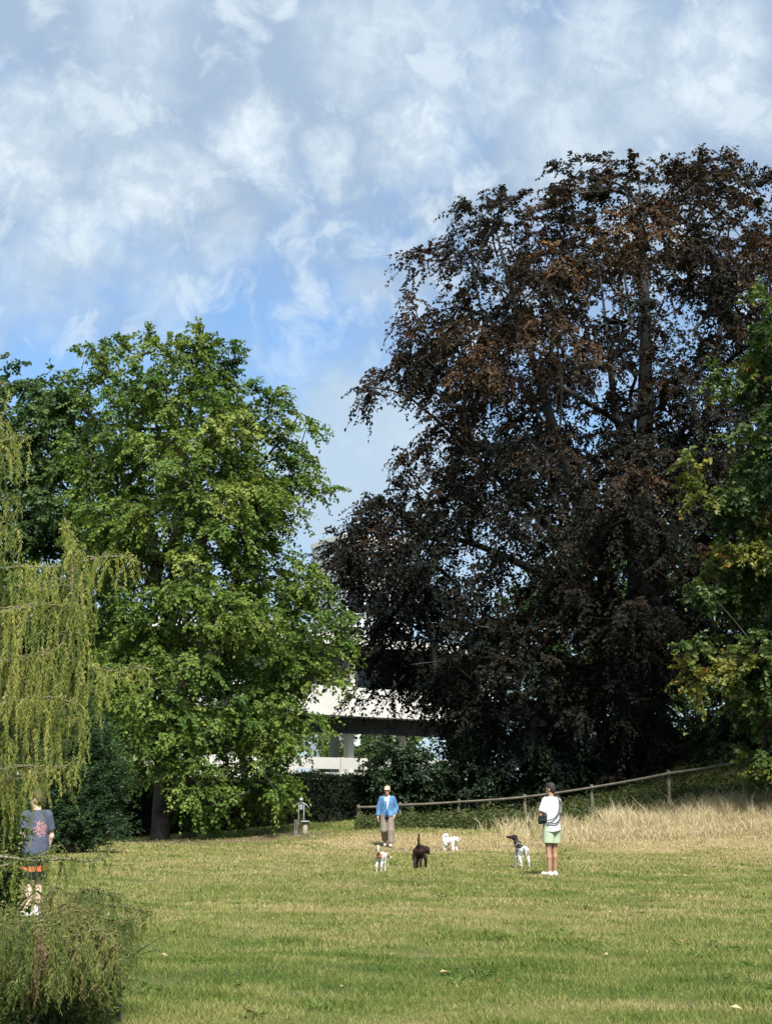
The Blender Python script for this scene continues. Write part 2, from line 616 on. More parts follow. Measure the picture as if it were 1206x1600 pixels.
class Skeleton:
    def __init__(self):
        self.P, self.par = [], []
        self.arr = np.zeros((60000, 3))
        self.n = 0
        self.load = np.zeros(60000)
        self.rmin = np.zeros(60000)

    def node(self, p, par):
        i = self.n
        self.arr[i] = p
        self.par.append(par)
        self.n += 1
        return i

    def path(self, pts, par, r0=0, r1=0):
        pts = [np.asarray(p, float) for p in pts]
        last = par
        # resample
        seg = []
        for a, b in zip(pts[:-1], pts[1:]):
            k = max(1, int(np.linalg.norm(b - a) / .7))
            for t in range(k):
                seg.append(a + (b - a) * t / k)
        seg.append(pts[-1])
        # soften corners
        seg = np.array(seg)
        for _ in range(3):
            if len(seg) > 2:
                seg[1:-1] = seg[1:-1] * .5 + (seg[:-2] + seg[2:]) * .25
        for i, p in enumerate(seg):
            if i == 0 and par >= 0:
                continue
            last = self.node(p, last)
            self.rmin[last] = r0 + (r1 - r0) * i / max(1, len(seg) - 1)
        return last

    def connect(self, a, arch=.12, jit=.06, up_pen=.7):
        q = self.arr[:self.n]
        dv = a - q
        dist = np.linalg.norm(dv, axis=1)
        cost = dist * (1 + up_pen * (q[:, 2] > a[2] - .15 * dist))
        k = int(np.argmin(cost))
        d = dist[k]
        m = max(1, int(d / .55))
        p0 = q[k].copy()
        mid = (p0 + a) / 2 + np.array([0, 0, arch * d]) + rng.normal(0, jit * d, 3)
        last = k
        for i in range(1, m + 1):
            t = i / m
            p = (1 - t) ** 2 * p0 + 2 * t * (1 - t) * mid + t * t * a
            last = self.node(p, last)
        self.load[last] += 1
        return last

    def mesh(self, tip=.012, power=.46, thin=0.0, sides=6):
        n = self.n
        load = self.load[:n].copy()
        for i in range(n - 1, -1, -1):
            if self.par[i] >= 0:
                load[self.par[i]] += load[i]
        r = np.maximum(tip * np.maximum(load, .6) ** power, self.rmin[:n])
        par = np.array(self.par)
        ids = np.where(par >= 0)[0]
        ids = ids[r[ids] > thin]
        A, B = self.arr[par[ids]], self.arr[ids]
        ra, rb = np.minimum(r[par[ids]], r[ids] * 1.3), r[ids]
        T = unit(B - A)
        ref = np.where(np.abs(T[:, 2:3]) < .9, np.array([[0, 0, 1.0]]), np.array([[1.0, 0, 0]]))
        U = unit(np.cross(T, ref))
        Wv = np.cross(T, U)
        ang = np.linspace(0, 2 * np.pi, sides, endpoint=False)
        ring = np.cos(ang)[None, :, None] * U[:, None, :] + np.sin(ang)[None, :, None] * Wv[:, None, :]
        VA = A[:, None] + ring * ra[:, None, None]
        VB = B[:, None] + T[:, None] * (rb[:, None, None] * .3) + ring * rb[:, None, None]
        V = np.concatenate([VA, VB], 1).reshape(-1, 3)
        base = np.arange(len(ids))[:, None] * sides * 2
        k = np.arange(sides)
        k2 = (k + 1) % sides
        F = np.stack([base + k, base + k2, base + sides + k2, base + sides + k], -1).reshape(-1, 4)
        return V, F


def envelope(outline, Y):
    """outline rows (py, px_left, px_right) -> z, x_left, x_right"""
    rows = []
    for py, l, r in outline:
        a, b = at(l, py, Y), at(r, py, Y)
        rows.append((a[2], a[0], b[0]))
    rows.sort()
    return np.array(rows)


def tree(name, label, cat, Y, outline, stems, base, leafm, barkm, n_lobes, att, twigs, nleaf, lsize, lobe_r=(1.2, 2.0),
         twig_len=(.6, 1.2), droop=.35, depth=.85, gaps=(), extra=(), group=None, seed=1, thin=0.0, tip=.012, squash=.62,
         tint_fn=None, lw=.62, up=0.0, flat=.5, back=1.0, arch=.12, keep=None, top_up=0.0):
    global rng
    rng = np.random.default_rng(seed)
    E = envelope(outline, Y)
    z0, z1 = E[0, 0], E[-1, 0]
    gb = gz1(base[0], base[1])
    root = empty(name, (base[0], base[1], gb), label, cat, group)
    org = np.array([base[0], base[1], gb])
    sk = Skeleton()
    for st in stems:
        pts, r0, r1 = st
        if sk.n == 0:
            sk.path(pts, -1, r0, r1)
        else:
            k = int(np.argmin(np.linalg.norm(sk.arr[:sk.n] - np.asarray(pts[0]), axis=1)))
            sk.path([sk.arr[k].copy()] + list(pts[1:]), k, r0, r1)
    # lobes of foliage
    lob = []
    zs = np.linspace(z0, z1, 80)
    wid = np.interp(zs, E[:, 0], E[:, 2] - E[:, 1])
    cdf = np.cumsum(wid + .5)
    cdf /= cdf[-1]
    tries = 0
    while len(lob) < n_lobes and tries < n_lobes * 80:
        tries += 1
        z = np.interp(rng.random(), cdf, zs)
        xl, xr = np.interp(z, E[:, 0], E[:, 1]), np.interp(z, E[:, 0], E[:, 2])
        lr = rng.uniform(*lobe_r)
        hw = (xr - xl) / 2
        lr = min(lr, hw * .75 + .25)
        a = rng.uniform(0, 2 * np.pi)
        f = (.25 + .75 * rng.random()) ** .5
        rx = max(hw - lr * .85, 0)
        ry = max(hw * depth - lr * .85, 0)
        ry = min(ry, depth * 11)
        c = np.array([(xl + xr) / 2 + math.cos(a) * f * rx, base[1] + math.sin(a) * f * ry, min(z, z1 - lr * squash - .75 * top_up)])
        if math.sin(a) > .25 and rng.random() > back:
            continue
        if any(((c[0] - g[0]) / g[2]) ** 2 + ((c[2] - g[1]) / g[3]) ** 2 < 1 and rng.random() < g[4] for g in gaps):
            continue
        if keep is not None and not keep(c):
            continue
        if lob:
            Lc = np.array([l[0] for l in lob])
            dd = np.linalg.norm((Lc - c) * np.array([1, 1, 1.25]), axis=1)
            if dd.min() < lr * (.95 if tries < n_lobes * 25 else .6):
                continue
        lob.append((c, lr))
    for e in extra:
        lob.append((np.asarray(e[0], float), e[1]))
    axis = np.array([base[0], base[1]])
    order = np.argsort([np.linalg.norm(l[0][:2] - axis) + .3 * l[0][2] for l in lob])
    P_, D_, N_, L_, W_, T_ = [], [], [], [], [], []
    for li in order:
        c, lr = lob[li]
        sk.connect(c - np.array([0, 0, lr * squash * .4]), arch)
        ltint = rng.normal(0, .09)
        na = max(4, int(att * (lr / np.mean(lobe_r)) ** 2))
        v = rng.normal(0, 1, (na, 3))
        v = unit(v) * (rng.random((na, 1)) ** .45)
        out = np.array([c[0] - axis[0], c[1] - axis[1], 0])
        on = out / (np.linalg.norm(out) + 1e-6)
        pts = c + v * lr * np.array([1, 1, squash])
        pts[:, 2] -= droop * .35 * ((v[:, :2] @ on[:2]) * lr)
        pts[:, 2] = np.maximum(pts[:, 2], gz(pts[:, 0], pts[:, 1]) + .3)
        for p, vv in zip(pts, v):
            sk.connect(p, .08, .05, .2)
            nt_ = max(2, int(rng.normal(twigs, 1)))
            td = unit(vv * .7 + on * .5 + rng.normal(0, .55, (nt_, 3)) + np.array([0, 0, up + top_up * max(0.0, (p[2] - z0) / (z1 - z0) - .72) / .28]))
            tl = rng.uniform(twig_len[0], twig_len[1], nt_)
            atint = ltint + rng.normal(0, .06)
            n = nleaf
            t = np.tile(np.linspace(.12, 1, n), (nt_, 1)) + rng.uniform(-.03, .03, (nt_, n))
            pos = p + td[:, None, :] * (t * tl[:, None])[..., None]
            pos[..., 2] -= droop * tl[:, None] * t ** 2
            tang = unit(td[:, None, :] - np.array([0, 0, 1.0]) * (2 * droop * t)[..., None])
            side = unit(np.cross(tang, np.array([0, 0, 1.0]) + rng.normal(0, .35, (nt_, 1, 3))))
            sg = np.where(np.arange(n) % 2 == 0, 1.0, -1.0)[None, :, None]
            ld = unit(tang * .6 + side * sg * .8 + rng.normal(0, .28, (nt_, n, 3)) - np.array([0, 0, droop * .5]))
            ln = unit(np.array([0, 0, 1.0]) * flat + rng.normal(0, .45, (nt_, n, 3)) + on * .25 + vv * .3)
            pos = pos + rng.normal(0, .03, pos.shape)
            sz = rng.uniform(lsize[0], lsize[1], (nt_, n))
            tv = .5 + atint + rng.normal(0, .10, (nt_, n))
            P_.append(pos.reshape(-1, 3))
            D_.append(ld.reshape(-1, 3))
            N_.append(ln.reshape(-1, 3))
            L_.append(sz.ravel())
            W_.append(sz.ravel() * lw)
            T_.append(tv.ravel())
    P_ = np.concatenate(P_)
    print('TREE', name, len(lob), len(P_))
    T_ = np.concatenate(T_)
    if tint_fn is not None:
        T_ = tint_fn(P_, T_)
    ok = P_[:, 2] > gz(P_[:, 0], P_[:, 1]) + .05
    V, F, tv = leaves(P_[ok], np.concatenate(D_)[ok], np.concatenate(N_)[ok], np.concatenate(L_)[ok], np.concatenate(W_)[ok], np.clip(T_[ok], 0, 1))
    mesh_np('crown', V - org, F, leafm, {'tint': tv}, parent=root)
    V, F = sk.mesh(tip=tip, thin=thin)
    mesh_np('trunk', V - org, F, barkm, smooth=True, parent=root)
    return root


G1 = [(0, (.014, .032, .010)), (.35, (.026, .058, .013)), (.62, (.045, .088, .018)), (.85, (.085, .125, .028)), (1, (.15, .17, .05))]
LM = {}
LM['green'] = leaf_mat('sweetgum_leaf', [(0, (.028, .062, .015)), (.35, (.058, .115, .022)), (.6, (.115, .175, .034)), (.85, (.20, .25, .055)), (1, (.30, .32, .10))], .32, .55, .2)
LM['dark'] = leaf_mat('shade_tree_leaf', [(0, (.018, .042, .014)), (.5, (.042, .085, .022)), (1, (.10, .145, .035))], .25, .5, .3)
LM['beech'] = leaf_mat('copper_beech_leaf', [(0, (.006, .011, .010)), (.3, (.011, .015, .012)), (.55, (.025, .021, .015)), (.82, (.085, .050, .027)), (1, (.19, .115, .05))], .2, .6, .10, (1.5, .9, .6))
LM['maple'] = leaf_mat('turning_maple_leaf', [(0, (.022, .050, .016)), (.4, (.045, .085, .020)), (.62, (.105, .13, .026)), (.84, (.20, .19, .034)), (.95, (.26, .19, .036)), (1, (.28, .10, .03))], .3, .5, .35)
LM['yew'] = leaf_mat('yew_needle', [(0, (.010, .030, .012)), (.5, (.022, .055, .016)), (1, (.055, .10, .024))], .12, .5, .3)
LM['back'] = leaf_mat('sunny_tree_leaf', [(0, (.04, .08, .02)), (.5, (.08, .13, .03)), (1, (.16, .20, .05))], .35, .5, .3)
LM['hedge'] = leaf_mat('hedge_leaf', [(0, (.006, .012, .008)), (.5, (.010, .021, .010)), (1, (.022, .038, .014))], .12, .65, .1)
LM['shrub'] = leaf_mat('shrub_leaf', [(0, (.010, .022, .012)), (.5, (.02, .042, .018)), (1, (.06, .085, .03))], .2, .5, .3)


def build_beech():
    Y = 63.0
    O = [(236, 940, 965), (262, 875, 1190), (300, 745, 1260), (330, 705, 1300), (380, 655, 1340), (430, 645, 1360), (480, 638, 1370), (540, 610, 1380),
         (600, 572, 1390), (640, 590, 1395), (680, 635, 1400), (730, 632, 1410), (770, 575, 1410), (800, 525, 1410), (860, 512, 1410), (930, 525, 1400),
         (1000, 548, 1390), (1060, 560, 1380), (1100, 590, 1360), (1150, 660, 1330), (1195, 700, 1300)]
    b = at(985, 1190, Y)
    bx, by = b[0], b[1]
    g = gz1(bx, by)

    def p(px, py, dy=0.0):
        q = at(px, py, Y)
        q[1] += dy
        return q
    stems = [([np.array([bx, by, g - .4]), np.array([bx + .05, by, g + 1.2]), p(992, 1040), p(1002, 900, .2), p(1008, 690, .2), p(1011, 500, .3), p(1006, 380, .3), p(1000, 285, .2)], .85, .05),
             ([p(992, 1040), p(940, 900, -.6), p(893, 780, -.8), p(850, 640, -1), p(800, 480, -1), p(770, 360, -.8)], .42, .04),
             ([p(993, 1010), p(1050, 850, 1), p(1110, 680, 1.6), p(1140, 480, 1.6), p(1150, 330, 1.4)], .42, .04),
             ([p(992, 1040), p(930, 960, -2.5), p(850, 880, -4.5), p(800, 800, -6)], .3, .04),
             ([p(1005, 800), p(965, 640, .8), p(955, 520, 1.0), p(940, 400, 1.0)], .22, .03),
             ([p(995, 1000), p(870, 900, 1), p(740, 840, 1), p(600, 815, .5), p(545, 840, .4)], .3, .03),
             ([p(945, 900, -.6), p(800, 760, 1), p(700, 660, 1), p(620, 600, .5)], .22, .03),
             ([p(992, 1040), p(1100, 950, -3), p(1190, 880, -5)], .3, .03),
             ([p(990, 1080), p(860, 1040, -3), p(740, 1040, -4), p(640, 1050, -3.5)], .22, .02)]
    c1, c2 = at(1000, 560, Y), at(760, 470, Y)
    c3, c4 = at(690, 640, Y), at(875, 780, Y)
    gaps = [(c1[0], c1[2], 2.9, 4.2, .45), (c2[0], c2[2], 1.6, 1.6, .4), (c3[0], c3[2], 1.5, 1.0, .9), (c4[0], c4[2], 1.2, 1.4, .8)]
    c5 = at(900, 630, Y)
    gaps.append((c5[0], c5[2], 1.4, 1.6, .5))
    low = at(620, 1095, Y)[2]

    def keep(c):
        # the skirt is high on the left and comes down to the bank on the right
        zmin = np.interp(c[0], [-3, 0, 2, 5, 9], [low + .6, low + .3, low - .2, 2.2, 2.0])
        return c[2] > zmin

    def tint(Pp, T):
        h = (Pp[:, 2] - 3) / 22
        return T - .20 + .30 * np.clip(h, 0, 1)  # crown shade put into the colour: dark greenish leaves low, coppery ones on top
    ex = [(p(x_, y_, d_), r_) for x_, y_, d_, r_ in ((600, 790, 0, 1.3), (560, 825, .8, 1.2), (532, 852, 0, 1.0), (548, 890, -1, 1.2), (600, 860, -1.5, 1.4), (585, 945, -1, 1.3), (572, 1000, -.5, 1.1),
          (585, 1045, 0, .9), (640, 960, -2, 1.4), (640, 1020, -2, 1.3), (620, 910, 1.5, 1.4), (562, 1075, 0, .55), (605, 1085, -.5, .6), (690, 1050, -2, 1.2), (655, 905, -2.5, 1.3), (690, 830, -1.5, 1.4),
          (668, 400, 0, .9), (655, 395, .3, .6), (590, 600, 0, .8), (575, 612, .4, .6), (625, 575, .5, .9), (955, 285, .3, .8), (1070, 310, 0, .9), (1160, 305, 0, .9), (745, 325, 0, .8), (700, 1095, -2, 1.1), (760, 1110, -3, 1.2), (820, 1120, -4, 1.3), (880, 1110, -5, 1.3), (740, 1050, -3, 1.2), (800, 1045, -4, 1.3),
          (1000, 735, -5, 1.5), (955, 765, -5, 1.4), (1045, 765, -5, 1.5), (985, 835, -6, 1.6), (1050, 865, -6, 1.5), (925, 850, -5.5, 1.5), (1000, 930, -7, 1.6), (1080, 950, -6, 1.5), (940, 990, -6.5, 1.5), (870, 800, -5, 1.4), (1030, 1030, -6, 1.5),
          (665, 700, 0, 1.1), (650, 745, .4, 1.0), (620, 775, -.5, 1.0), (695, 680, -1, 1.2), (690, 610, 0, 1.2), (650, 480, 0, .8), (655, 525, .3, .9), (690, 540, -.6, 1.1), (720, 640, -1.5, 1.2), (525, 875, .8, .8), (545, 925, 0, .9), (565, 845, -1.2, 1.0), (590, 825, -1.2, 1.2), (610, 880, 1.2, 1.2), (570, 890, .4, 1.0), (720, 740, -2, 1.3), (890, 400, -2, 1.3), (860, 520, -3, 1.4), (800, 560, -3.5, 1.4), (850, 620, -3.5, 1.4))]
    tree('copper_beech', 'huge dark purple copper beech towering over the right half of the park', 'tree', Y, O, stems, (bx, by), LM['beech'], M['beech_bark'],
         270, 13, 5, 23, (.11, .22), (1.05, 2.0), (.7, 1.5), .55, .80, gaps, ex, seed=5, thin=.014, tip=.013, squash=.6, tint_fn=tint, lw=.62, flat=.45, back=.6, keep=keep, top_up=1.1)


build_beech()


def build_green():
    Y = 50.5
    O = [(500, 290, 335), (525, 165, 365), (560, 135, 372), (610, 128, 400), (640, 120, 480), (700, 118, 490), (745, 120, 515), (800, 120, 505), (850, 125, 480),
         (900, 130, 512), (960, 132, 548), (1020, 140, 545), (1080, 150, 525), (1140, 165, 515), (1190, 190, 480), (1250, 235, 475), (1290, 280, 460)]
    b = at(252, 1310, Y)
    bx, by = b[0], b[1]
    g = gz1(bx, by)

    def p(px, py, dy=0.0):
        q = at(px, py, Y)
        q[1] += dy
        return q
    stems = [([np.array([bx - .05, by, g - .3]), np.array([bx, by, g + .5]), p(256, 1180), p(262, 1000), p(275, 850), p(285, 700), p(305, 580), p(318, 510)], .36, .03),
             ([p(262, 1000), p(230, 830, .6), p(200, 680, .8), p(180, 560, .5)], .14, .02),
             ([p(270, 900), p(360, 780, .5), p(430, 690, .5), p(470, 640, .4)], .12, .02)]
    c1 = at(480, 850, Y)
    c2 = at(385, 600, Y)
    gaps = [(c1[0], c1[2], .85, .9, 1), (c2[0], c2[2], .45, .7, 1)]
    zb = at(0, 1198, Y)[2]

    def keep(c):
        if c[2] < zb and c[0] < bx + .3:
            return False
        if c[2] < zb - .1 and not (at(285, 1300, Y)[0] < c[0] < at(465, 1300, Y)[0]):
            return False
        return True
    ex = [(p(425, 1210, -2.0), .6), (p(330, 1200, -2.2), .7), (p(312, 1240, -2.4), .3), (p(445, 1160, -1.6), .8), (p(438, 1232, -2.1), .3), (p(215, 1165, -2.8), .7), (p(285, 1140, -2.8), .8), (p(250, 1100, -3.0), .8), (p(500, 770, 0), .6), (p(478, 660, .2), .55), (p(510, 1000, -1), .9),
          (p(525, 970, -1), .8), (p(150, 565, .3), .6), (p(172, 555, 0), .5), (p(205, 548, -.3), .55), (p(318, 528, 0), .4), (p(300, 555, 0), .6), (p(345, 545, .2), .55), (p(352, 590, 0), .7), (p(372, 650, 0), .7), (p(135, 620, .4), .8), (p(130, 690, .4), .8), (p(128, 760, 0), .8), (p(140, 830, 0), .8), (p(505, 940, -.5), .7), (p(440, 690, .3), .7), (p(420, 640, .3), .55), (p(455, 740, .3), .6), (p(500, 1060, -1), .9), (p(480, 900, -.5), .6), (p(470, 1120, -1.2), .8), (p(400, 760, 0), .8)]

    def tint(Pp, T):
        sun_ = wob(Pp[:, 0] * 1.0 + Pp[:, 1] * .6, Pp[:, 2], 3.2, 77)
        return T + .07 * sun_ + .03
    tree('sweetgum_tree', 'tall bright green broadleaf tree with drooping lower branches left of the gap', 'tree', Y, O, stems, (bx, by), LM['green'], M['bark'],
         128, 13, 5, 19, (.09, .17), (.75, 1.35), (.45, .95), .45, .85, gaps, ex, seed=8, thin=.008, tip=.009, squash=.75, tint_fn=tint, lw=.75, flat=.5, back=.7, keep=keep, top_up=.9)


build_green()


def simple_tree(name, label, Y, O, base_px, leafm, n_lobes, att, twigs, nleaf, ls, lr, tl, seed, group=None, droop=.35, cat='tree', thin=.012, extra=(), r=.25, lw=.66, squash=.7, tint_fn=None, up=0, flat=.5, depth=.85, barkm=None, top=None, back=.5):
    b = at(base_px, 1300, Y)
    g = gz1(b[0], Y)
    tp = top or O[0][1]
    mid = O[len(O) // 2][0]
    bot = O[-1][0]
    stems = [([np.array([b[0], Y, g - .3]), np.array([b[0], Y, g + .6]), at((base_px * 2 + tp) / 3, min(bot, 1230), Y), at((base_px + tp) / 2, mid, Y), at(tp, O[0][0] + 30, Y)], r, .03)]
    return tree(name, label, cat, Y, O, stems, (b[0], Y), leafm, barkm or M['bark'], n_lobes, att, twigs, nleaf, ls, lr, tl, droop, depth, (), extra, group, seed, thin,
                .010, squash, tint_fn, lw, up, flat, back)


# darker trees to the left of and behind the bright one
simple_tree('shade_tree', 'dark green broadleaf tree at the far left behind the weeping conifer', 58,
            [(562, 0, 60), (590, -40, 130), (640, -80, 190), (720, -110, 230), (820, -120, 240), (920, -120, 240), (1010, -100, 235), (1090, -80, 230), (1150, -50, 220)], 60, LM['dark'], 92, 13, 5, 15, (.15, .25), (1.0, 1.7), (.5, 1.0), 21)
simple_tree('shade_tree', 'dark broadleaf tree in deep shade behind the foot of the bright green tree', 66,
            [(1020, 120, 200), (1060, 60, 300), (1110, 30, 330), (1170, 20, 330), (1230, 60, 300)], 150, LM['dark'], 26, 12, 5, 13, (.14, .22), (.9, 1.4), (.5, 1.0), 22)
simple_tree('background_tree', 'sunlit pale green tree seen through the open ground floor of the building', 108,
            [(1120, 500, 640), (1150, 470, 680), (1200, 470, 700), (1240, 490, 690)], 575, LM['back'], 24, 12, 4, 10, (.25, .4), (1.2, 1.8), (.6, 1.2), 23, group='trees behind the building', thin=.03)
simple_tree('background_tree', 'green tree filling the gap behind the copper beech above the bank', 96,
            [(760, 900, 1150), (850, 820, 1260), (950, 760, 1320), (1050, 740, 1340), (1150, 740, 1330)], 1010, LM['dark'], 85, 13, 5, 12, (.26, .40), (1.5, 2.3), (.7, 1.4), 24, group='trees behind the building', thin=.03)
simple_tree('background_tree', 'dark green tree standing between the white building and the bright green tree', 69,
            [(1000, 340, 420), (1050, 300, 480), (1100, 310, 470), (1150, 330, 440)], 390, LM['dark'], 13, 12, 4, 12, (.15, .24), (.9, 1.4), (.5, 1.0), 26, group='trees behind the building', thin=.03)


def maple_tint(Pp, T):
    # the outer left sprays have turned most
    a = at(1100, 900, 47.5)[0]
    return T + .16 * np.clip((a + 2.0 - Pp[:, 0]) / 2.0, -.5, 1) + .10 * wob(Pp[:, 0] + Pp[:, 1], Pp[:, 2], 2.6, 91) - .11


simple_tree('turning_maple', 'maple turning yellow and orange at the right edge in front of the copper beech', 47.5,
            [(430, 1215, 1420), (500, 1165, 1500), (560, 1138, 1540), (620, 1115, 1560), (690, 1090, 1570), (760, 1085, 1570), (830, 1108, 1570), (900, 1095, 1570), (960, 1095, 1570),
             (1030, 1075, 1560), (1090, 1085, 1540), (1140, 1110, 1500), (1180, 1150, 1460)], 1330, LM['maple'], 100, 14, 5, 16, (.12, .21), (.7, 1.25), (.4, .9), 31, thin=.008,
            extra=[(at(1078, 735, 46.5), .38), (at(1105, 770, 46.5), .45), (at(1075, 1010, 46.1), .45), (at(1085, 1060, 46.1), .45), (at(1110, 925, 46.5), .4), (at(1140, 585, 46.5), .4), (at(1200, 470, 46.5), .4)],
            tint_fn=maple_tint, lw=.8, droop=.3, r=.3, depth=.7)

# dark yew beside the lawn and shrubs under the beech
simple_tree('yew_shrub', 'dense dark yew with feathery upswept sprays behind the person at the left edge', 39,
            [(1100, 70, 130), (1140, 50, 185), (1180, 30, 205), (1230, 20, 205), (1280, 20, 200), (1315, 30, 185), (1332, 50, 165)], 105, LM['yew'], 56, 13, 5, 18, (.07, .13), (.35, .6), (.3, .65), 41,
            cat='shrub', lw=.28, up=.45, droop=.12, r=.1, flat=.6, thin=.006)
for i, (O, bp, Y, lab) in enumerate([
        ([(1150, 590, 640), (1180, 565, 680), (1215, 570, 690), (1250, 585, 690)], 630, 59, 'dark bushy shrub behind the fence just right of the person in blue'),
        ([(1135, 690, 770), (1170, 670, 810), (1210, 670, 830), (1245, 680, 830)], 745, 60, 'tall dark shrub under the copper beech above the middle of the fence'),
        ([(1120, 830, 900), (1160, 800, 940), (1200, 800, 950), (1230, 810, 950)], 870, 60, 'dark shrub under the beech behind the person in white'),
        ([(1090, 950, 1040), (1140, 920, 1070), (1180, 920, 1080), (1210, 940, 1080)], 1000, 61, 'dark shrub beside the trunk of the copper beech'),
        ([(1090, 1090, 1160), (1120, 1060, 1230), (1160, 1060, 1250), (1180, 1070, 1250)], 1150, 58, 'dark shrub high on the bank at the right edge')]):
    simple_tree('shrub', lab, Y, O, bp, LM['shrub'], 16, 12, 5, 14, (.10, .18), (.5, .9), (.35, .7), 50 + i, group='shrubs under the copper beech', cat='shrub', r=.06, thin=.01, back=.8)


def build_hedge():
    r = np.random.default_rng(61)
    a, b = np.array([-15.0, 57.5]), np.array([3.0, 60.8])
    L_ = np.linalg.norm(b - a)
    u = (b - a) / L_
    nn = np.array([u[1], -u[0]])
    n = 42000
    t = r.uniform(0, L_, n)
    h = 1.72 + .07 * wob(t, t * 0, 2.2, 62)
    face = r.random(n)
    w = r.uniform(-.55, .55, n)
    z = r.uniform(0, 1, n) * h
    w = np.where(face < .55, -.55 + r.normal(0, .07, n) + .06 * wob(t, z, 1.1, 63), w)
    w = np.where((face > .55) & (face < .68), .55 + r.normal(0, .07, n), w)
    top = face >= .68
    z = np.where(top, h + r.normal(0, .07, n), z)
    xy = a + np.outer(t, u) - np.outer(-w, -nn) * 1.0
    xy = a + np.outer(t, u) + np.outer(-w, nn)
    P = np.c_[xy, z]
    P[:, 2] += gz(P[:, 0], P[:, 1])
    D = unit(r.normal(0, 1, (n, 3)) + np.c_[np.outer(np.where(top, 0, -np.sign(w)), nn), np.where(top, .8, .2)])
    N_ = unit(r.normal(0, .5, (n, 3)) + np.array([0, 0, .7]))
    sz = r.uniform(.07, .14, n)
    V, F, tv = leaves(P, D, N_, sz, sz * .6, np.clip(.5 + r.normal(0, .2, n), 0, 1))
    mid = (a + b) / 2
    org = np.array([mid[0], mid[1], gz1(*mid)])
    root = empty('clipped_hedge', org, 'dark clipped hedge along the back of the lawn below the white building', 'hedge')
    mesh_np('foliage', V - org, F, LM['hedge'], {'tint': tv}, parent=root)
    mb = MB()
    m2 = 40
    pts = [np.array([*(a + u * L_ * i / m2), gz1(*(a + u * L_ * i / m2)) + .82]) for i in range(m2 + 1)]
    V, F = [], []
    for i, p in enumerate(pts):
        for s_, zz in ((-.44, -.9), (.44, -.9), (.44, .74), (-.44, .74)):
            V.append([p[0] + nn[0] * s_, p[1] + nn[1] * s_, p[2] + zz])
    for i in range(m2):
        for k in range(4):
            F.append((i * 4 + k, i * 4 + (k + 1) % 4, i * 4 + 4 + (k + 1) % 4, i * 4 + 4 + k))
    F += [(3, 2, 1, 0), tuple(m2 * 4 + k for k in range(4))]
    mesh_np('branches', np.array(V) - org, np.array(F), M['bark'], parent=root)


build_hedge()


# ------------------------------------------------------------------ weeping conifer in front, left
def conifer_mat():
    return leaf_mat('weeping_conifer_needle', [(0, (.05, .075, .018)), (.3, (.10, .145, .028)), (.55, (.21, .24, .05)), (.8, (.34, .34, .085)), (1, (.37, .33, .13))], .3, .5, .3, (1.1, 1.1, .6))


M['con'] = conifer_mat()
M['con_low'] = leaf_mat('low_conifer_needle', [(0, (.045, .075, .020)), (.35, (.10, .14, .032)), (.68, (.20, .22, .055)), (.85, (.20, .155, .08)), (1, (.18, .115, .07))], .28, .5, .3, (1.1, 1.1, .6))


def strands(roots, lens, r, tint0, needle=.02, step=.0062, sway=.10, outdir=None):
    """hanging needle strands: returns leaf arrays and stem segments"""
    P, D, N_, Ls, T = [], [], [], [], []
    stems = []
    for i, (p, L_) in enumerate(zip(roots, lens)):
        n = max(6, int(L_ / step))
        t = np.linspace(0, 1, n)
        a = r.uniform(0, 2 * np.pi)
        o = np.array([math.cos(a), math.sin(a)]) * sway * L_
        if outdir is not None:
            o = o + outdir[i] * .22 * min(L_, .3)
        ph = r.uniform(0, 6)
        q = np.c_[p[0] + o[0] * np.sqrt(t) + .012 * np.sin(5 * t + ph), p[1] + o[1] * np.sqrt(t) + .012 * np.cos(4 * t + ph), p[2] - L_ * t + .05 * min(L_, .4) * np.sin(np.pi * np.minimum(t * 3, 1))]
        stems.append(q[:: max(1, n // 4)])
        b = r.uniform(0, 2 * np.pi, n)
        d = np.c_[np.cos(b), np.sin(b), -r.uniform(.9, 2.4, n)]
        P.append(q)
        D.append(d)
        N_.append(np.c_[-np.sin(b), np.cos(b), r.normal(.5, .3, n)])
        Ls.append(r.uniform(.7, 1.35, n) * needle * (1 - .45 * t))
        T.append(tint0 + r.normal(0, .15) + .12 * t + r.normal(0, .045, n))
    return P, D, N_, Ls, T, stems


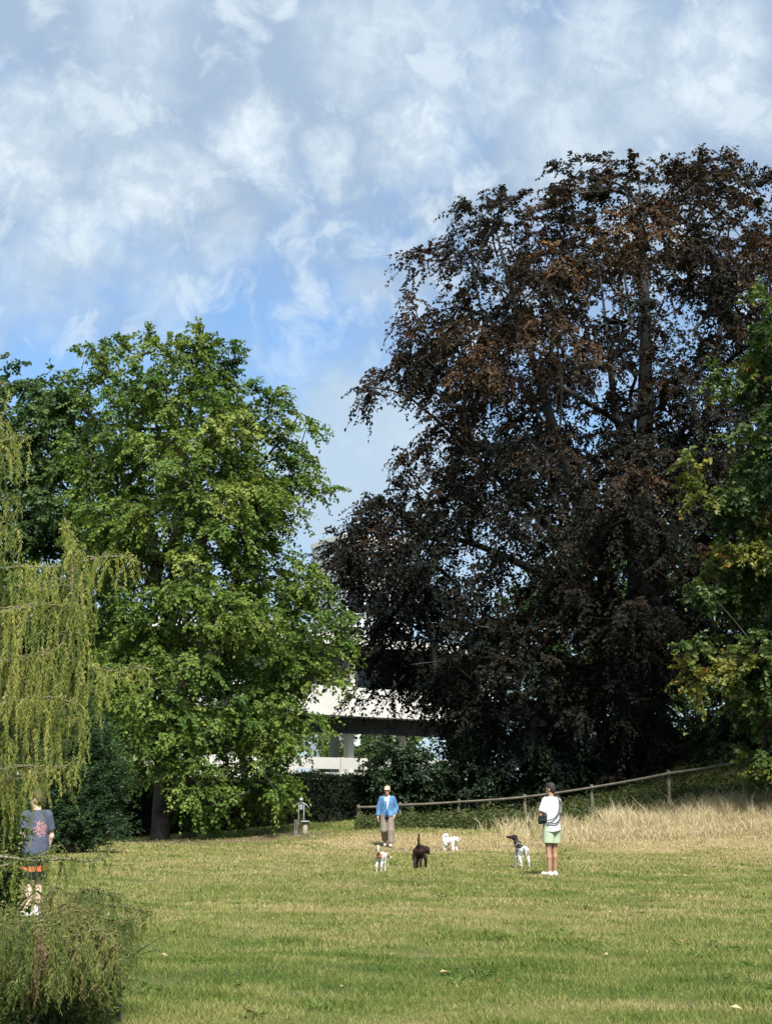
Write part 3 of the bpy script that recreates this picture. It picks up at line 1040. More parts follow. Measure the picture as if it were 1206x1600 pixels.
def conifer_branch(root, org, pts_px, Y, spec, r, dy=0.0, rad=(.013, .004), matn='con', tint0=.5, sd=58, sidel=.34, needle=.034):
    """spec: strand length in metres along the branch (start, end); one branch part with its foliage"""
    pts = np.array([at(x, y, Y + (q[0] if q else 0)) for (x, y, *q) in pts_px])
    pts[:, 1] += dy
    # smooth path
    seg = np.linspace(0, len(pts) - 1, 26)
    path = np.c_[[np.interp(seg, np.arange(len(pts)), pts[:, k]) for k in range(3)]].T
    for _ in range(3):
        path[1:-1] = path[1:-1] * .5 + (path[:-2] + path[2:]) * .25
    mb = MB()
    mb.tube(path, np.linspace(rad[0], rad[1], len(path)), 6)
    cum = np.r_[0, np.cumsum(np.linalg.norm(np.diff(path, axis=0), axis=1))]
    n = int(cum[-1] * sd)
    s = np.sort(r.uniform(0, cum[-1], n))
    base = np.c_[[np.interp(s, cum, path[:, k]) for k in range(3)]].T
    # little side twigs carry the strands away from the branch
    side = r.normal(0, 1, (n, 3)) * np.array([.5, 1, .25])
    side = unit(side) * (r.random((n, 1)) * sidel) * np.minimum(1, .25 + 2.2 * (1 - s / cum[-1]))[:, None]
    side[:, 2] = np.abs(side[:, 2]) * .2 - .12 * np.linalg.norm(side[:, :2], axis=1)
    roots = base + side
    lens = np.interp(s / cum[-1], np.linspace(0, 1, len(spec)), spec) * r.uniform(.35, 1.1, n)
    for b_, q in zip(base[::2], roots[::2]):
        mid = (b_ + q) / 2 + np.array([0, 0, .015])
        mb.tube([b_, mid, q], [.004, .003, .002], 3, cap=False)
    od = side[:, :2] / (np.linalg.norm(side[:, :2], axis=1, keepdims=True) + 1e-6)
    P, D, N_, Ls, T, st = strands(roots, lens, r, tint0, needle, outdir=od)
    # needles along the branch itself
    k = int(cum[-1] / .0022)
    s2 = r.uniform(0, cum[-1], k)
    q = np.c_[[np.interp(s2, cum, path[:, j]) for j in range(3)]].T + r.normal(0, .016, (k, 3))
    P.append(q)
    D.append(r.normal(0, 1, (k, 3)) + np.array([.6, 0, .3]))
    N_.append(r.normal(0, 1, (k, 3)))
    Ls.append(r.uniform(.6, 1.3, k) * needle)
    T.append(tint0 + r.normal(0, .12, k))
    br = mb.build('branch', M['pale_twig' if matn == 'con' else 'green_twig'], root, smooth=True, origin=org)
    ms = MB()
    for q_ in st[::2]:
        ms.tube(q_, np.linspace(.0018, .001, len(q_)), 3, cap=False)
    tag(ms.build('strand', M['green_twig'], br, smooth=True, origin=org), kind='stuff')
    P, D, N_, Ls, T = (np.concatenate(v) for v in (P, D, N_, Ls, T))
    V, F, tv = leaves(P, D, N_, Ls, Ls * .26, np.clip(T, 0, 1), .05, .1)
    mesh_np('needles', V - org, F, M[matn], {'tint': tv}, parent=br)


def build_conifer():
    r = np.random.default_rng(71)
    Y = 11.2
    b = at(-75, 1300, Y)
    org = np.array([b[0], b[1], gz1(b[0], b[1])])
    root = empty('weeping_conifer', org, 'yellow green weeping conifer with hanging strands at the left edge', 'tree')
    mb = MB()
    mb.tube([org + np.array([0, 0, -.2]), org + np.array([.02, .02, .8]), org + np.array([-.03, 0, 2.0]), at(-78, 800, Y), at(-70, 560, Y)], [.12, .10, .085, .06, .03], 10)
    mb.build('trunk', M['bark'], root, smooth=True, origin=org)
    B = [
        ([(-75, 640), (-30, 605), (8, 598)], [.3, .45, .35], 0, .5),
        ([(-75, 655), (-30, 640), (2, 655)], [.5, .5, .4], .15, .5),
        ([(-75, 700), (0, 692), (30, 680), (48, 686)], [.5, .52, .5, .25], 0, .5),
        ([(-75, 770), (-20, 765), (14, 775)], [.5, .5, .3], .2, .45),
        ([(-75, 830), (-10, 800), (22, 850)], [.4, .4, .25], -.1, .45),
        ([(-75, 900), (30, 884), (90, 888), (150, 872), (190, 868), (216, 876)], [.8, .75, .65, .5, .38, .30, .12], 0, .52),
        ([(-75, 930), (20, 905), (80, 900), (130, 895)], [.6, .6, .5, .4], .3, .36),
        ([(-75, 980), (20, 960), (90, 950), (138, 955)], [.8, .8, .8, .55], -.2, .55),
        ([(-75, 1035), (20, 1030), (90, 1028), (140, 1040), (175, 1052), (208, 1040), (236, 1046)], [.7, .7, .65, .6, .5, .34, .22, .08], 0, .52),
        ([(-75, 1070), (20, 1060), (90, 1062), (140, 1070)], [.6, .6, .5, .4], .3, .38),
        ([(-75, 1120), (20, 1100), (90, 1090), (132, 1105)], [.6, .65, .6, .45], -.15, .58),
        ([(-75, 1180), (10, 1160), (70, 1120), (128, 1130)], [.5, .55, .55, .35], .1, .52),
        ([(-75, 1240), (20, 1220), (80, 1205), (125, 1190)], [.45, .45, .30, .2], 0, .55),
        ([(-75, 1225), (10, 1205), (50, 1196), (84, 1202)], [.4, .36, .32, .24], -.15, .5),
        ([(-75, 1210), (-20, 1200), (10, 1220)], [.6, .6, .5], -.2, .6),
    ]
    for pts, spec, dy, t0 in B:
        conifer_branch(root, org, pts, Y, spec, r, dy, tint0=t0)
    # upright leader shoot with strands on both sides
    conifer_branch(root, org, [(-75, 1035), (40, 1036), (104, 1020), (116, 960), (120, 880), (113, 835), (106, 814)], Y, [.5, .5, .5, .5, .42, .30, .12], r, -.12, sd=90, sidel=.2, tint0=.55)
    conifer_branch(root, org, [(-75, 1330), (10, 1338), (60, 1346), (110, 1340), (150, 1348), (180, 1326)], Y, [.4, .4, .42, .40, .35, .2, .06], r, -.1, tint0=.40, matn='con', sd=44, sidel=.3)
    conifer_branch(root, org, [(-75, 1370), (10, 1352), (60, 1338), (90, 1322)], Y, [.4, .4, .3, .2], r, .1, tint0=.3, matn='con', sd=30, sidel=.3)


build_conifer()


def build_mound():
    r = np.random.default_rng(81)
    Y = 10.6
    c = at(60, 1560, Y)
    org = np.array([c[0], c[1], gz1(c[0], c[1])])
    root = empty('weeping_shrub', org, 'low arching conifer shrub with brown inner twigs at the bottom left corner', 'shrub')
    tips = [(238, 1420, 0), (210, 1440, -.3), (192, 1398, .2), (150, 1425, -.4), (120, 1395, .3), (90, 1450, -.5), (60, 1455, .2), (20, 1450, -.4), (-20, 1430, .1), (-60, 1430, -.3),
            (215, 1490, -.6), (180, 1470, -.8), (130, 1480, -.9), (70, 1480, -1.0), (10, 1480, -.9), (-40, 1480, -.7), (222, 1460, .4), (160, 1410, .7), (60, 1460, .8), (-10, 1440, .9), (200, 1530, -.8), (150, 1530, -1.0), (90, 1530, -1.1), (30, 1530, -1.1)]
    for i, (x, y, dy) in enumerate(tips):
        x0 = 55 + r.normal(0, 22)
        d = dy
        ap = (x0 * .45 + x * .55, min(y, 1450) - 12 + r.normal(0, 5))
        L0 = .22 + .2 * r.random()
        conifer_branch(root, org, [(x0, 1585, d * .15), (x0 * .8 + x * .2, 1500, d * .4), (*ap, d * .75), (x, y + 6, d)], Y, [.12, .16, L0, L0 * .9, L0 * .45], r, 0, (.008, .003), 'con_low',
                       .40 + r.normal(0, .13) + (.15 if i in (3, 5, 11, 12, 13) else 0), 95, .28, .032)
    # tangle of leaves and brown twigs inside
    n = 30000
    v = unit(r.normal(0, 1, (n, 3))) * (r.random((n, 1)) ** .4)
    P = org + v * np.array([.58, .64, .46]) + np.array([0, 0, .08])
    P = P[P[:, 2] > gz(P[:, 0], P[:, 1]) + .01]
    P[:, 2] += .09 * wob(P[:, 0], P[:, 1], .45, 82)
    P = P[P[:, 2] > gz(P[:, 0], P[:, 1]) + .01]
    n = len(P)
    D = r.normal(0, 1, (n, 3)) + np.array([0, 0, -.5])
    sz = r.uniform(.025, .06, n)
    blob = wob(P[:, 0], P[:, 1] + P[:, 2], .35, 83)
    V, F, tv = leaves(P, D, r.normal(0, .6, (n, 3)) + np.array([0, 0, .8]), sz, sz * .4, np.clip(.45 + .22 * blob + r.normal(0, .12, n), 0, 1))
    mesh_np('inner_foliage', V - org, F, M['con_low'], {'tint': tv}, parent=root)
    mb = MB()
    for i in range(70):
        a = r.uniform(0, 2 * np.pi)
        q = org + np.array([r.normal(0, .22), r.normal(0, .22), 0])
        e = q + np.array([math.cos(a) * r.uniform(.2, .55), math.sin(a) * r.uniform(.2, .55), r.uniform(.25, .6)])
        m_ = (q + e) / 2 + np.array([0, 0, .12]) + r.normal(0, .04, 3)
        mb.tube([q, m_, e], [.007, .005, .002], 4, cap=False)
    mb.build('twigs', M['bark'], root, smooth=True, origin=org)


build_mound()


def build_elder():
    r = np.random.default_rng(91)
    Y = 12.3
    b = at(-20, 1500, Y)
    org = np.array([b[0], b[1], gz1(b[0], b[1])])
    root = empty('elder_sapling', org, 'broad leaved sapling growing up through the weeping conifer at the left edge', 'shrub')
    mb = MB()
    P, D, N_, Ls, T = [], [], [], [], []
    tips = [(15, 1145), (5, 1120), (28, 1190), (40, 1240), (18, 1250), (8, 1215), (30, 1340), (15, 1400), (35, 1300), (38, 1275), (60, 1385), (20, 1360), (-10, 1160), (25, 1425), (75, 1425), (45, 1400), (28, 1290), (30, 1320), (22, 1275), (34, 1350), (30, 1380), (25, 1305), (36, 1300), (18, 1330)]
    for x, y in tips:
        e = at(x, y, Y + r.normal(0, .15))
        s_ = org + np.array([r.normal(0, .05), r.normal(0, .05), 0])
        m_ = s_ * .45 + e * .55 + np.array([-.1, 0, .1])
        path = np.array([(1 - t) ** 2 * s_ + 2 * t * (1 - t) * m_ + t * t * e for t in np.linspace(0, 1, 10)])
        mb.tube(path, np.linspace(.012, .003, 10), 5, cap=False)
        for t in range(70):
            k = r.uniform(.55, 1)
            q = np.array([np.interp(k * 9, range(10), path[:, j]) for j in range(3)])
            a = r.uniform(0, 2 * np.pi)
            off = np.array([math.cos(a), math.sin(a), r.normal(0, .4)])
            P.append(q + off * r.uniform(.01, .10))
            D.append(off + np.array([0, 0, -.35]))
            N_.append(r.normal(0, .4, 3) + np.array([0, 0, 1]))
            Ls.append(r.uniform(.04, .075))
            T.append(np.clip(.55 + r.normal(0, .22), 0, 1))
    mb.build('stems', M['bark'], root, smooth=True, origin=org)
    Ls = np.array(Ls)
    V, F, tv = leaves(np.array(P), np.array(D), np.array(N_), Ls, Ls * .5, np.array(T))
    mesh_np('leaves', V - org, F, LM['green'], {'tint': tv}, parent=root)


build_elder()


# ------------------------------------------------------------------ grass
def blade_mat(name, stops, trans=.3, nscale=.9, namp=.5):
    m, nt, b = new_mat(name)
    ma = nt.nodes.new('ShaderNodeMath')
    ma.operation = 'MULTIPLY_ADD'
    nt.links.new(noise_fac(nt, nscale, 5, .6), ma.inputs[0])
    ma.inputs[1].default_value = namp
    ad = nt.nodes.new('ShaderNodeMath')
    ad.operation = 'SUBTRACT'
    nt.links.new(attr_fac(nt, 'tint'), ad.inputs[0])
    ad.inputs[1].default_value = namp / 2
    nt.links.new(ad.outputs[0], ma.inputs[2])
    col = ramp(nt, ma.outputs[0], stops)
    nt.links.new(col, b.inputs['Base Color'])
    b.inputs['Roughness'].default_value = .6
    b.inputs['Specular IOR Level'].default_value = .2
    t = nt.nodes.new('ShaderNodeBsdfTranslucent')
    nt.links.new(col, t.inputs['Color'])
    ms = nt.nodes.new('ShaderNodeMixShader')
    ms.inputs['Fac'].default_value = trans
    nt.links.new(b.outputs[0], ms.inputs[1])
    nt.links.new(t.outputs[0], ms.inputs[2])
    nt.links.new(ms.outputs[0], nt.nodes['Material Output'].inputs['Surface'])
    return m


def build_grass():
    r = np.random.default_rng(101)
    X, Y, Hh, Wd = [], [], [], []
    for y0, y1, dens, h, w in ((8.2, 11, 3600, (.025, .07), .006), (11, 15, 2300, (.025, .07), .0075), (15, 21, 1150, (.03, .075), .011), (21, 30, 560, (.03, .085), .017), (30, 42, 300, (.035, .09), .026), (42, 58, 170, (.04, .11), .034)):
        area = .66 * (y1 ** 2 - y0 ** 2) / 2
        n = int(area * dens)
        y = np.sqrt(r.uniform(y0 ** 2, y1 ** 2, n))
        x = r.uniform(-.33, .33, n) * y
        X.append(x)
        Y.append(y)
        Hh.append(r.uniform(h[0], h[1], n))
        Wd.append(np.full(n, w))
    X, Y, Hh, Wd = map(np.concatenate, (X, Y, Hh, Wd))
    tuft = wob(X, Y, .55, 111) * .5 + wob(X, Y, 1.7, 112) * .5
    Hh = Hh * .72 * (1 + .34 * np.clip(tuft, -1.4, 2.2))
    keep = r.random(len(X)) > bare(X, Y) * .75 + .25 * (tuft < -.9)
    X, Y, Hh, Wd, tuft = X[keep], Y[keep], Hh[keep], Wd[keep], tuft[keep]
    n = len(X)
    a = r.uniform(0, 2 * np.pi, n)
    lean = r.uniform(.15, 1.1, n) * Hh
    b = r.uniform(0, 2 * np.pi, n)
    Z = gz(X, Y)
    P = np.c_[X, Y, Z - .004]
    sd = np.c_[np.cos(a), np.sin(a), a * 0] * (Wd / 2)[:, None]
    tip = P + np.c_[np.cos(b) * lean, np.sin(b) * lean, Hh]
    V = np.stack([P - sd, P + sd, tip], 1).reshape(-1, 3)
    F = np.arange(n * 3).reshape(-1, 3)
    tint = np.clip(dryness(X, Y) + r.normal(0, .16, n) - .05 * tuft, 0, 1)
    m = blade_mat('grass_blade', [(0, (.075, .125, .022)), (.3, (.155, .195, .042)), (.55, (.25, .25, .08)), (.8, (.35, .30, .145)), (1, (.43, .345, .20))], .3, 2.4, .42)
    o = mesh_np('lawn_grass', V, F, m, {'tint': np.repeat(tint, 3)})
    tag(o, 'short mown grass blades covering the lawn', 'grass', kind='stuff')
    # leafy clover and plantain rosettes
    n0 = 320
    y = np.sqrt(r.uniform(8.5 ** 2, 24 ** 2, n0))
    x = r.uniform(-.28, .28, n0) * y
    ok = (wob(x, y, 3.0, 121) > .35)
    x, y = x[ok], y[ok]
    k = 10
    P = np.repeat(np.c_[x, y, gz(x, y) + .008], k, 0) + np.c_[r.normal(0, .05, (len(x) * k, 2)), r.uniform(0, .03, len(x) * k)]
    a = r.uniform(0, 2 * np.pi, len(P))
    sz = r.uniform(.04, .10, len(P))
    V, F, tv = leaves(P, np.c_[np.cos(a), np.sin(a), r.uniform(.15, .8, len(P))], np.tile([0, 0, 1.0], (len(P), 1)), sz, sz * .35, np.clip(r.normal(.55, .15, len(P)), 0, 1))
    o = mesh_np('lawn_weeds', V, F, leaf_mat('weed_leaf', [(0, (.06, .11, .022)), (.6, (.10, .16, .034)), (1, (.15, .20, .05))]), {'tint': tv})
    tag(o, 'low broad leaved weeds scattered through the lawn', 'weeds', kind='stuff')
    # fallen leaves
    n0 = 260
    y = np.sqrt(r.uniform(9 ** 2, 50 ** 2, n0))
    x = r.uniform(-.28, .28, n0) * y
    a = r.uniform(0, 2 * np.pi, n0)
    sz = r.uniform(.04, .09, n0)
    V, F, tv = leaves(np.c_[x, y, gz(x, y) + .035], np.c_[np.cos(a), np.sin(a), r.normal(0, .2, n0)], r.normal(0, .3, (n0, 3)) + np.array([0, 0, 1]), sz, sz * .7, r.random(n0))
    o = mesh_np('fallen_leaves', V, F, leaf_mat('fallen_leaf', [(0, (.16, .10, .05)), (.5, (.34, .24, .11)), (1, (.50, .42, .25))]), {'tint': tv})
    tag(o, 'pale fallen leaves scattered on the lawn', 'leaves', kind='stuff')


build_grass()


def fence_y(x):
    return np.interp(x, [-1.1, .5, 2.65, 5.0, 7.2, 9.6, 11.9, 14.2], [56, 55.4, 54.6, 53.4, 52.0, 50.6, 49.4, 48.2])


def build_straw():
    r = np.random.default_rng(131)
    n = 150000
    x = r.uniform(1.0, 15.5, n)
    y0 = np.interp(x, [1, 3, 6, 15], [45.6, 44.6, 43.6, 42.9]) + .25 * wob(x, x * 0, 2.0, 132)
    y1 = fence_y(x) - np.interp(x, [1, 4, 7, 9, 11, 13], [6.0, 4.0, 1.5, .5, -.3, -1.2])
    y = y0 + (y1 - y0) * r.random(n) ** 1.05
    cl = wob(x, y, .8, 133) * .6 + wob(x, y, 2.5, 134) * .6
    dens = sstep(3.6, 6.8, x + .7 * wob(x, y, 2, 135)) * sstep(-1.6, .3, cl + .5) * sstep(0, .12, (y - y0) / (y1 - y0))
    ok = r.random(n) < dens * .5
    x, y, cl, y0, y1 = x[ok], y[ok], cl[ok], y0[ok], y1[ok]
    n = len(x)
    f = (y - y0) / (y1 - y0)
    h = (r.uniform(.14, .42, n) + .20 * (r.random(n) < .08)) * (1 + .5 * np.clip(cl, -1, 2)) * (.3 + .7 * sstep(0, .6, f))
    w = r.uniform(.010, .022, n)
    a = r.uniform(0, 2 * np.pi, n)
    b = r.uniform(0, 2 * np.pi, n)
    ln = r.uniform(.1, 1.0, n) * h
    P = np.c_[x, y, gz(x, y) - .01]
    sd = np.c_[np.cos(a), np.sin(a), a * 0] * (w / 2)[:, None]
    dv = np.c_[np.cos(b) * ln, np.sin(b) * ln, a * 0]
    mid = P + dv * .3 + np.c_[a * 0, a * 0, h * .6]
    tip = P + dv + np.c_[a * 0, a * 0, h]
    V = np.stack([P - sd, P + sd, mid + sd * .8, mid - sd * .8, tip], 1).reshape(-1, 3)
    i = np.arange(n)[:, None] * 5
    F4 = np.concatenate([i, i + 1, i + 2, i + 3], 1)
    F3 = np.concatenate([i + 3, i + 2, i + 4], 1)
    t = np.clip(.52 + r.normal(0, .17, n) + .12 * cl - .25 * (1 - sstep(.0, .3, f)) + .1 * sstep(.6, 1, f) * -1, 0, 1)
    m = blade_mat('straw_blade', [(0, (.20, .17, .08)), (.3, (.36, .30, .16)), (.6, (.52, .44, .26)), (1, (.68, .60, .41))], .3, 1.2, .3)
    o = mesh_np('tall_dry_grass', V, [F4, F3], m, {'tint': np.repeat(t, 5)})
    tag(o, 'tall straw coloured dry grass on the slope below the fence', 'dry grass', kind='stuff')
    # green weeds and ivy on the bank along the fence
    n = 56000
    x = r.uniform(-1.0, 17, n)
    fy = fence_y(np.minimum(x, 14)) - np.clip(x - 14, 0, 9) * .5
    off = r.uniform(-1, 1, n)
    lowlim = np.interp(x, [-1, 3, 6, 9, 12], [-6.2, -5.0, -2.8, -1.0, -.1])
    y = fy + np.where(off < 0, -off * lowlim, off * 8.0)
    n1 = wob(x, y, .9, 141) * .5 + wob(x, y, 2.2, 142) * .5
    ok = n1 > -.9
    x, y, n1, off = x[ok], y[ok], n1[ok], off[ok]
    n = len(x)
    ht = r.random(n) * np.clip(.22 + .16 * n1, .05, .6)
    P = np.c_[x, y, gz(x, y) + ht]
    a = r.uniform(0, 2 * np.pi, n)
    sz = r.uniform(.07, .17, n)
    V, F, tv = leaves(P, np.c_[np.cos(a), np.sin(a), r.normal(.2, .5, n)], r.normal(0, .5, (n, 3)) + np.array([0, -.2, 1]), sz, sz * .5, np.clip(.5 + r.normal(0, .2, n) + .12 * n1, 0, 1))
    o = mesh_np('bank_ground_cover', V, F, leaf_mat('bank_leaf', [(0, (.015, .030, .011)), (.5, (.038, .060, .017)), (.85, (.085, .095, .028)), (1, (.13, .12, .045))]), {'tint': tv})
    tag(o, 'low green weeds and ivy covering the bank along the fence', 'ground cover', kind='stuff')


build_straw()


# ------------------------------------------------------------------ bag stand and bin
def build_stand():
    p = at(470, 1308, 49.0)
    x, y = p[0], 49.0
    g = gz1(x, y)
    sc = 49.0 / F_PX
    t = empty('bag_dispenser', (x, y, g), 'grey steel frame with arched top and round cap at the edge of the tree shade', 'dispenser')

    def P(px, py, dy=0.0):
        return ((px - 470) * sc, dy, (1308 - py) * sc)
    for q in (466.3, 474.3):
        mb = MB()
        mb.tube([P(q, 1313), P(q, 1264)], .014, 8)
        mb.build('leg', M['steel'], t, smooth=True)
    mb = MB()
    pts = [P(470 + 9.5 * s, 1261.2 + 4.6 * s * s + .2 * abs(s)) for s in np.linspace(-1, 1, 13)]
    mb.tube(pts, .02, 8)
    mb.build('arch', M['steel'], t, smooth=True)
    for s in (-1, 1):
        mb = MB()
        mb.tube([P(470 + 9.5 * s, 1266), P(470 + 11.5 * s, 1268.5), P(470 + 13 * s, 1271.5)], [.022, .018, .012], 6)
        mb.build('arm', M['dark_steel'], t, smooth=True)
    mb = MB()
    mb.box(P(470, 1267.5, -.03), (.095, .08, .16))
    mb.build('bag_box', M['steel'], t)
    mb = MB()
    mb.tube([P(470, 1262), P(470, 1259), P(470, 1258.6), P(470, 1256), P(470, 1254), P(470, 1253.4)], [.02, .02, .062, .07, .045, .015], 12)
    mb.build('cap', M['steel'], t, smooth=True)
    for q in (461, 464):
        mb = MB()
        mb.tube([P(q, 1313, -.1), P(q, 1286, -.1)], .022, 6)
        mb.build('stake', M['wood'], t)
    mb = MB()
    mb.tube([P(462.5, 1310, -.1), P(462.5, 1305.5, -.1), P(462.5, 1303.5, -.1)], [.10, .09, .05], 10)
    mb.build('foot', M['dark_steel'], t)
    q = at(476.5, 1309, 48.8)
    b = empty('litter_bin', (q[0], 48.8, gz1(q[0], 48.8)), 'small beige bin with a wide flat lid beside the steel frame', 'bin')
    k = 48.8 / F_PX
    mb = MB()
    mb.tube([(0, 0, -.02), (0, 0, .03), (0, 0, 15 * k)], [.085, .075, .085], 14)
    mb.build('body', M['bin'], b, smooth=True)
    mb = MB()
    mb.tube([(0, 0, 15 * k), (0, 0, 18.2 * k)], [.105, .12], 14)
    mb.build('rim', M['dark_steel'], b)
    mb = MB()
    mb.tube([(-.01, 0, 18.2 * k), (-.01, 0, 19.2 * k), (-.01, 0, 19.8 * k)], [.165, .16, .1], 16)
    mb.build('lid', M['steel'], b)


build_stand()


# ------------------------------------------------------------------ implicit figures
def sdf_mesh(prims, res, clip=None):
    """prims: ('c', a, b, ra, rb, k[, flat]) tapered capsule; ('e', centre, radii, k[, R]) ellipsoid. Naive surface nets."""
    lo, hi = [], []
    for p in prims:
        if p[0] == 'c':
            a, b = np.array(p[1]), np.array(p[2])
            r = max(p[3], p[4])
            lo.append(np.minimum(a, b) - r)
            hi.append(np.maximum(a, b) + r)
        else:
            r = max(p[2])
            lo.append(np.array(p[1]) - r)
            hi.append(np.array(p[1]) + r)
    L0 = np.min(lo, 0) - 4 * res
    H0 = np.max(hi, 0) + 4 * res
    n = np.ceil((H0 - L0) / res).astype(int) + 1
    D = np.full(n, 1.0, dtype=np.float32)
    ax = [L0[i] + res * np.arange(n[i]) for i in range(3)]
    for p, l, h in zip(prims, lo, hi):
        k = p[5] if p[0] == 'c' else p[3]
        pad = k + 3 * res
        i0 = np.maximum(0, np.floor((l - pad - L0) / res).astype(int))
        i1 = np.minimum(n, np.ceil((h + pad - L0) / res).astype(int) + 1)
        sl_ = tuple(slice(a, b) for a, b in zip(i0, i1))
        X, Y, Z = np.meshgrid(ax[0][sl_[0]], ax[1][sl_[1]], ax[2][sl_[2]], indexing='ij')
        if p[0] == 'c':
            a, b = np.array(p[1], float), np.array(p[2], float)
            d = b - a
            L2 = max(float(d @ d), 1e-9)
            t = ((X - a[0]) * d[0] + (Y - a[1]) * d[1] + (Z - a[2]) * d[2]) / L2
            tc = np.clip(t, 0, 1)
            q = np.sqrt((X - a[0] - tc * d[0]) ** 2 + (Y - a[1] - tc * d[1]) ** 2 + (Z - a[2] - tc * d[2]) ** 2) - (p[3] + (p[4] - p[3]) * tc)
            if len(p) > 6 and p[6]:
                q = np.maximum(q, (t - 1) * math.sqrt(L2))
        else:
            c, rr = np.array(p[1], float), np.array(p[2], float)
            Q = np.stack([X - c[0], Y - c[1], Z - c[2]], -1)
            if len(p) > 4:
                Q = Q @ np.array(p[4])
            k0 = np.linalg.norm(Q / rr, axis=-1)
            k1 = np.linalg.norm(Q / rr ** 2, axis=-1)
            q = k0 * (k0 - 1) / (k1 + 1e-6)
        o = D[sl_]
        hh = np.clip(.5 + .5 * (o - q) / k, 0, 1)
        D[sl_] = o * (1 - hh) + q * hh - k * hh * (1 - hh)
    if clip is not None:
        X, Y, Z = np.meshgrid(*ax, indexing='ij')
        D = np.maximum(D, clip(X, Y, Z))
    s = D < 0
    cnt = sum(s[i:n[0] - 1 + i, j:n[1] - 1 + j, k:n[2] - 1 + k].astype(np.int8) for i in (0, 1) for j in (0, 1) for k in (0, 1))
    act = (cnt > 0) & (cnt < 8)
    I = np.argwhere(act)
    idx = np.full(act.shape, -1, dtype=np.int64)
    idx[act] = np.arange(len(I))
    cor = {}
    for c in [(i, j, k) for i in (0, 1) for j in (0, 1) for k in (0, 1)]:
        cor[c] = D[I[:, 0] + c[0], I[:, 1] + c[1], I[:, 2] + c[2]]
    acc = np.zeros((len(I), 3))
    num = np.zeros(len(I))
    for c in cor:
        for a_ in range(3):
            if c[a_] == 0:
                c2 = tuple(1 if q == a_ else c[q] for q in range(3))
                d0, d1 = cor[c], cor[c2]
                m_ = (d0 < 0) != (d1 < 0)
                t = np.where(m_, d0 / (d0 - d1 + 1e-12), 0)
                p = np.tile(np.array(c, float), (len(I), 1))
                p[:, a_] = t
                acc += p * m_[:, None]
                num += m_
    V = L0 + res * (I + acc / num[:, None])
    F = []
    for a_ in range(3):
        b_, c_ = (a_ + 1) % 3, (a_ + 2) % 3
        sl0 = [slice(1, n[q] - 1) for q in range(3)]
        sl1 = list(sl0)
        sl0[a_] = slice(0, n[a_] - 1)
        sl1[a_] = slice(1, n[a_])
        s0, s1 = s[tuple(sl0)], s[tuple(sl1)]
        for mask, flip in (((s0 & ~s1), False), ((~s0 & s1), True)):
            E = np.argwhere(mask)
            E = E + np.array([0 if q == a_ else 1 for q in range(3)])
            eb, ec = np.eye(3, dtype=int)[b_], np.eye(3, dtype=int)[c_]
            q = [idx[tuple((E - o).T)] for o in (eb + ec, ec, 0 * eb, eb)]
            q = np.stack(q, 1)
            if flip:
                q = q[:, ::-1]
            F.append(q)
    return V, np.concatenate(F)


def figure_part(name, prims, res, mats, parent, clip=None, midx=None, post=None):
    V, F = sdf_mesh(prims, res, clip)
    mi = None
    if midx is not None:
        mi = midx(V[F].mean(1))
    if post is not None:
        V = post(V)
    return mesh_np(name, V, F, mats, midx=mi, smooth=True, parent=parent)


def cloth(name, c1, c2=None, scale=14, rough=.9):
    c2 = c2 or tuple(v * 1.18 for v in c1)
    return plain(name, c1, c2, scale, rough, .25, 60, .15, obj=True)


M['skin'] = plain('skin', (.42, .24, .16), (.50, .30, .21), 12, .55, 0, 40, .35, obj=True)
M['skin_tan'] = plain('tanned_skin', (.30, .155, .10), (.37, .20, .135), 12, .55, 0, 40, .35, obj=True)
M['skin_pale'] = plain('pale_skin', (.52, .36, .28), (.58, .42, .33), 12, .55, 0, 40, .35, obj=True)
M['hair'] = plain('dark_grey_hair', (.010, .009, .009), (.035, .032, .03), 40, .6, .5, 90, obj=True)
M['hair_brown'] = plain('brown_hair', (.05, .03, .02), (.09, .055, .035), 40, .6, .5, 90, obj=True)
M['hair_white'] = plain('white_hair', (.5, .48, .45), (.62, .6, .57), 40, .6, .5, 90, obj=True)
M['white_cotton'] = cloth('white_cotton', (.50, .52, .55), (.58, .60, .62))
M['mint'] = cloth('pale_green_cotton', (.34, .41, .28), (.42, .49, .35))
M['white_shoe'] = cloth('white_shoe', (.46, .44, .40), (.56, .54, .50))
M['blue_knit'] = cloth('blue_cardigan', (.05, .125, .25), (.085, .185, .33), 9)
M['blue_dark'] = cloth('blue_pocket', (.08, .25, .48), (.13, .33, .58), 9)
M['khaki'] = cloth('khaki_trousers', (.16, .135, .11), (.235, .20, .16), 7)
M['navy'] = cloth('navy_cloth', (.012, .016, .045), (.022, .028, .07))
M['pink_cap'] = cloth('pale_pink_cap', (.46, .30, .22), (.58, .42, .33))
M['lens'] = plain('sunglass_lens', (.03, .008, .006), (.06, .014, .01), 10, .2, 0, 10, .5, obj=True)
M['bag'] = cloth('black_bag', (.018, .022, .024), (.04, .045, .05))
M['strap'] = cloth('grey_strap', (.06, .055, .05), (.10, .09, .085))
M['slate'] = cloth('slate_shirt', (.055, .065, .10), (.085, .095, .135), 8)
M['black_cloth'] = cloth('black_shorts', (.012, .013, .018), (.025, .027, .033))
M['orange'] = cloth('orange_trim', (.50, .13, .06), (.60, .19, .09))
m, nt, b = new_mat('shirt_print')
nt.links.new(ramp(nt, noise_fac(nt, 22, 3, .7, obj=True), [(.38, (.06, .065, .10)), (.46, (.32, .07, .07)), (.52, (.42, .34, .35)), (.57, (.06, .065, .10)), (.66, (.36, .15, .15))]), b.inputs['Base Color'])
b.inputs['Roughness'].default_value = .9
M['print'] = m


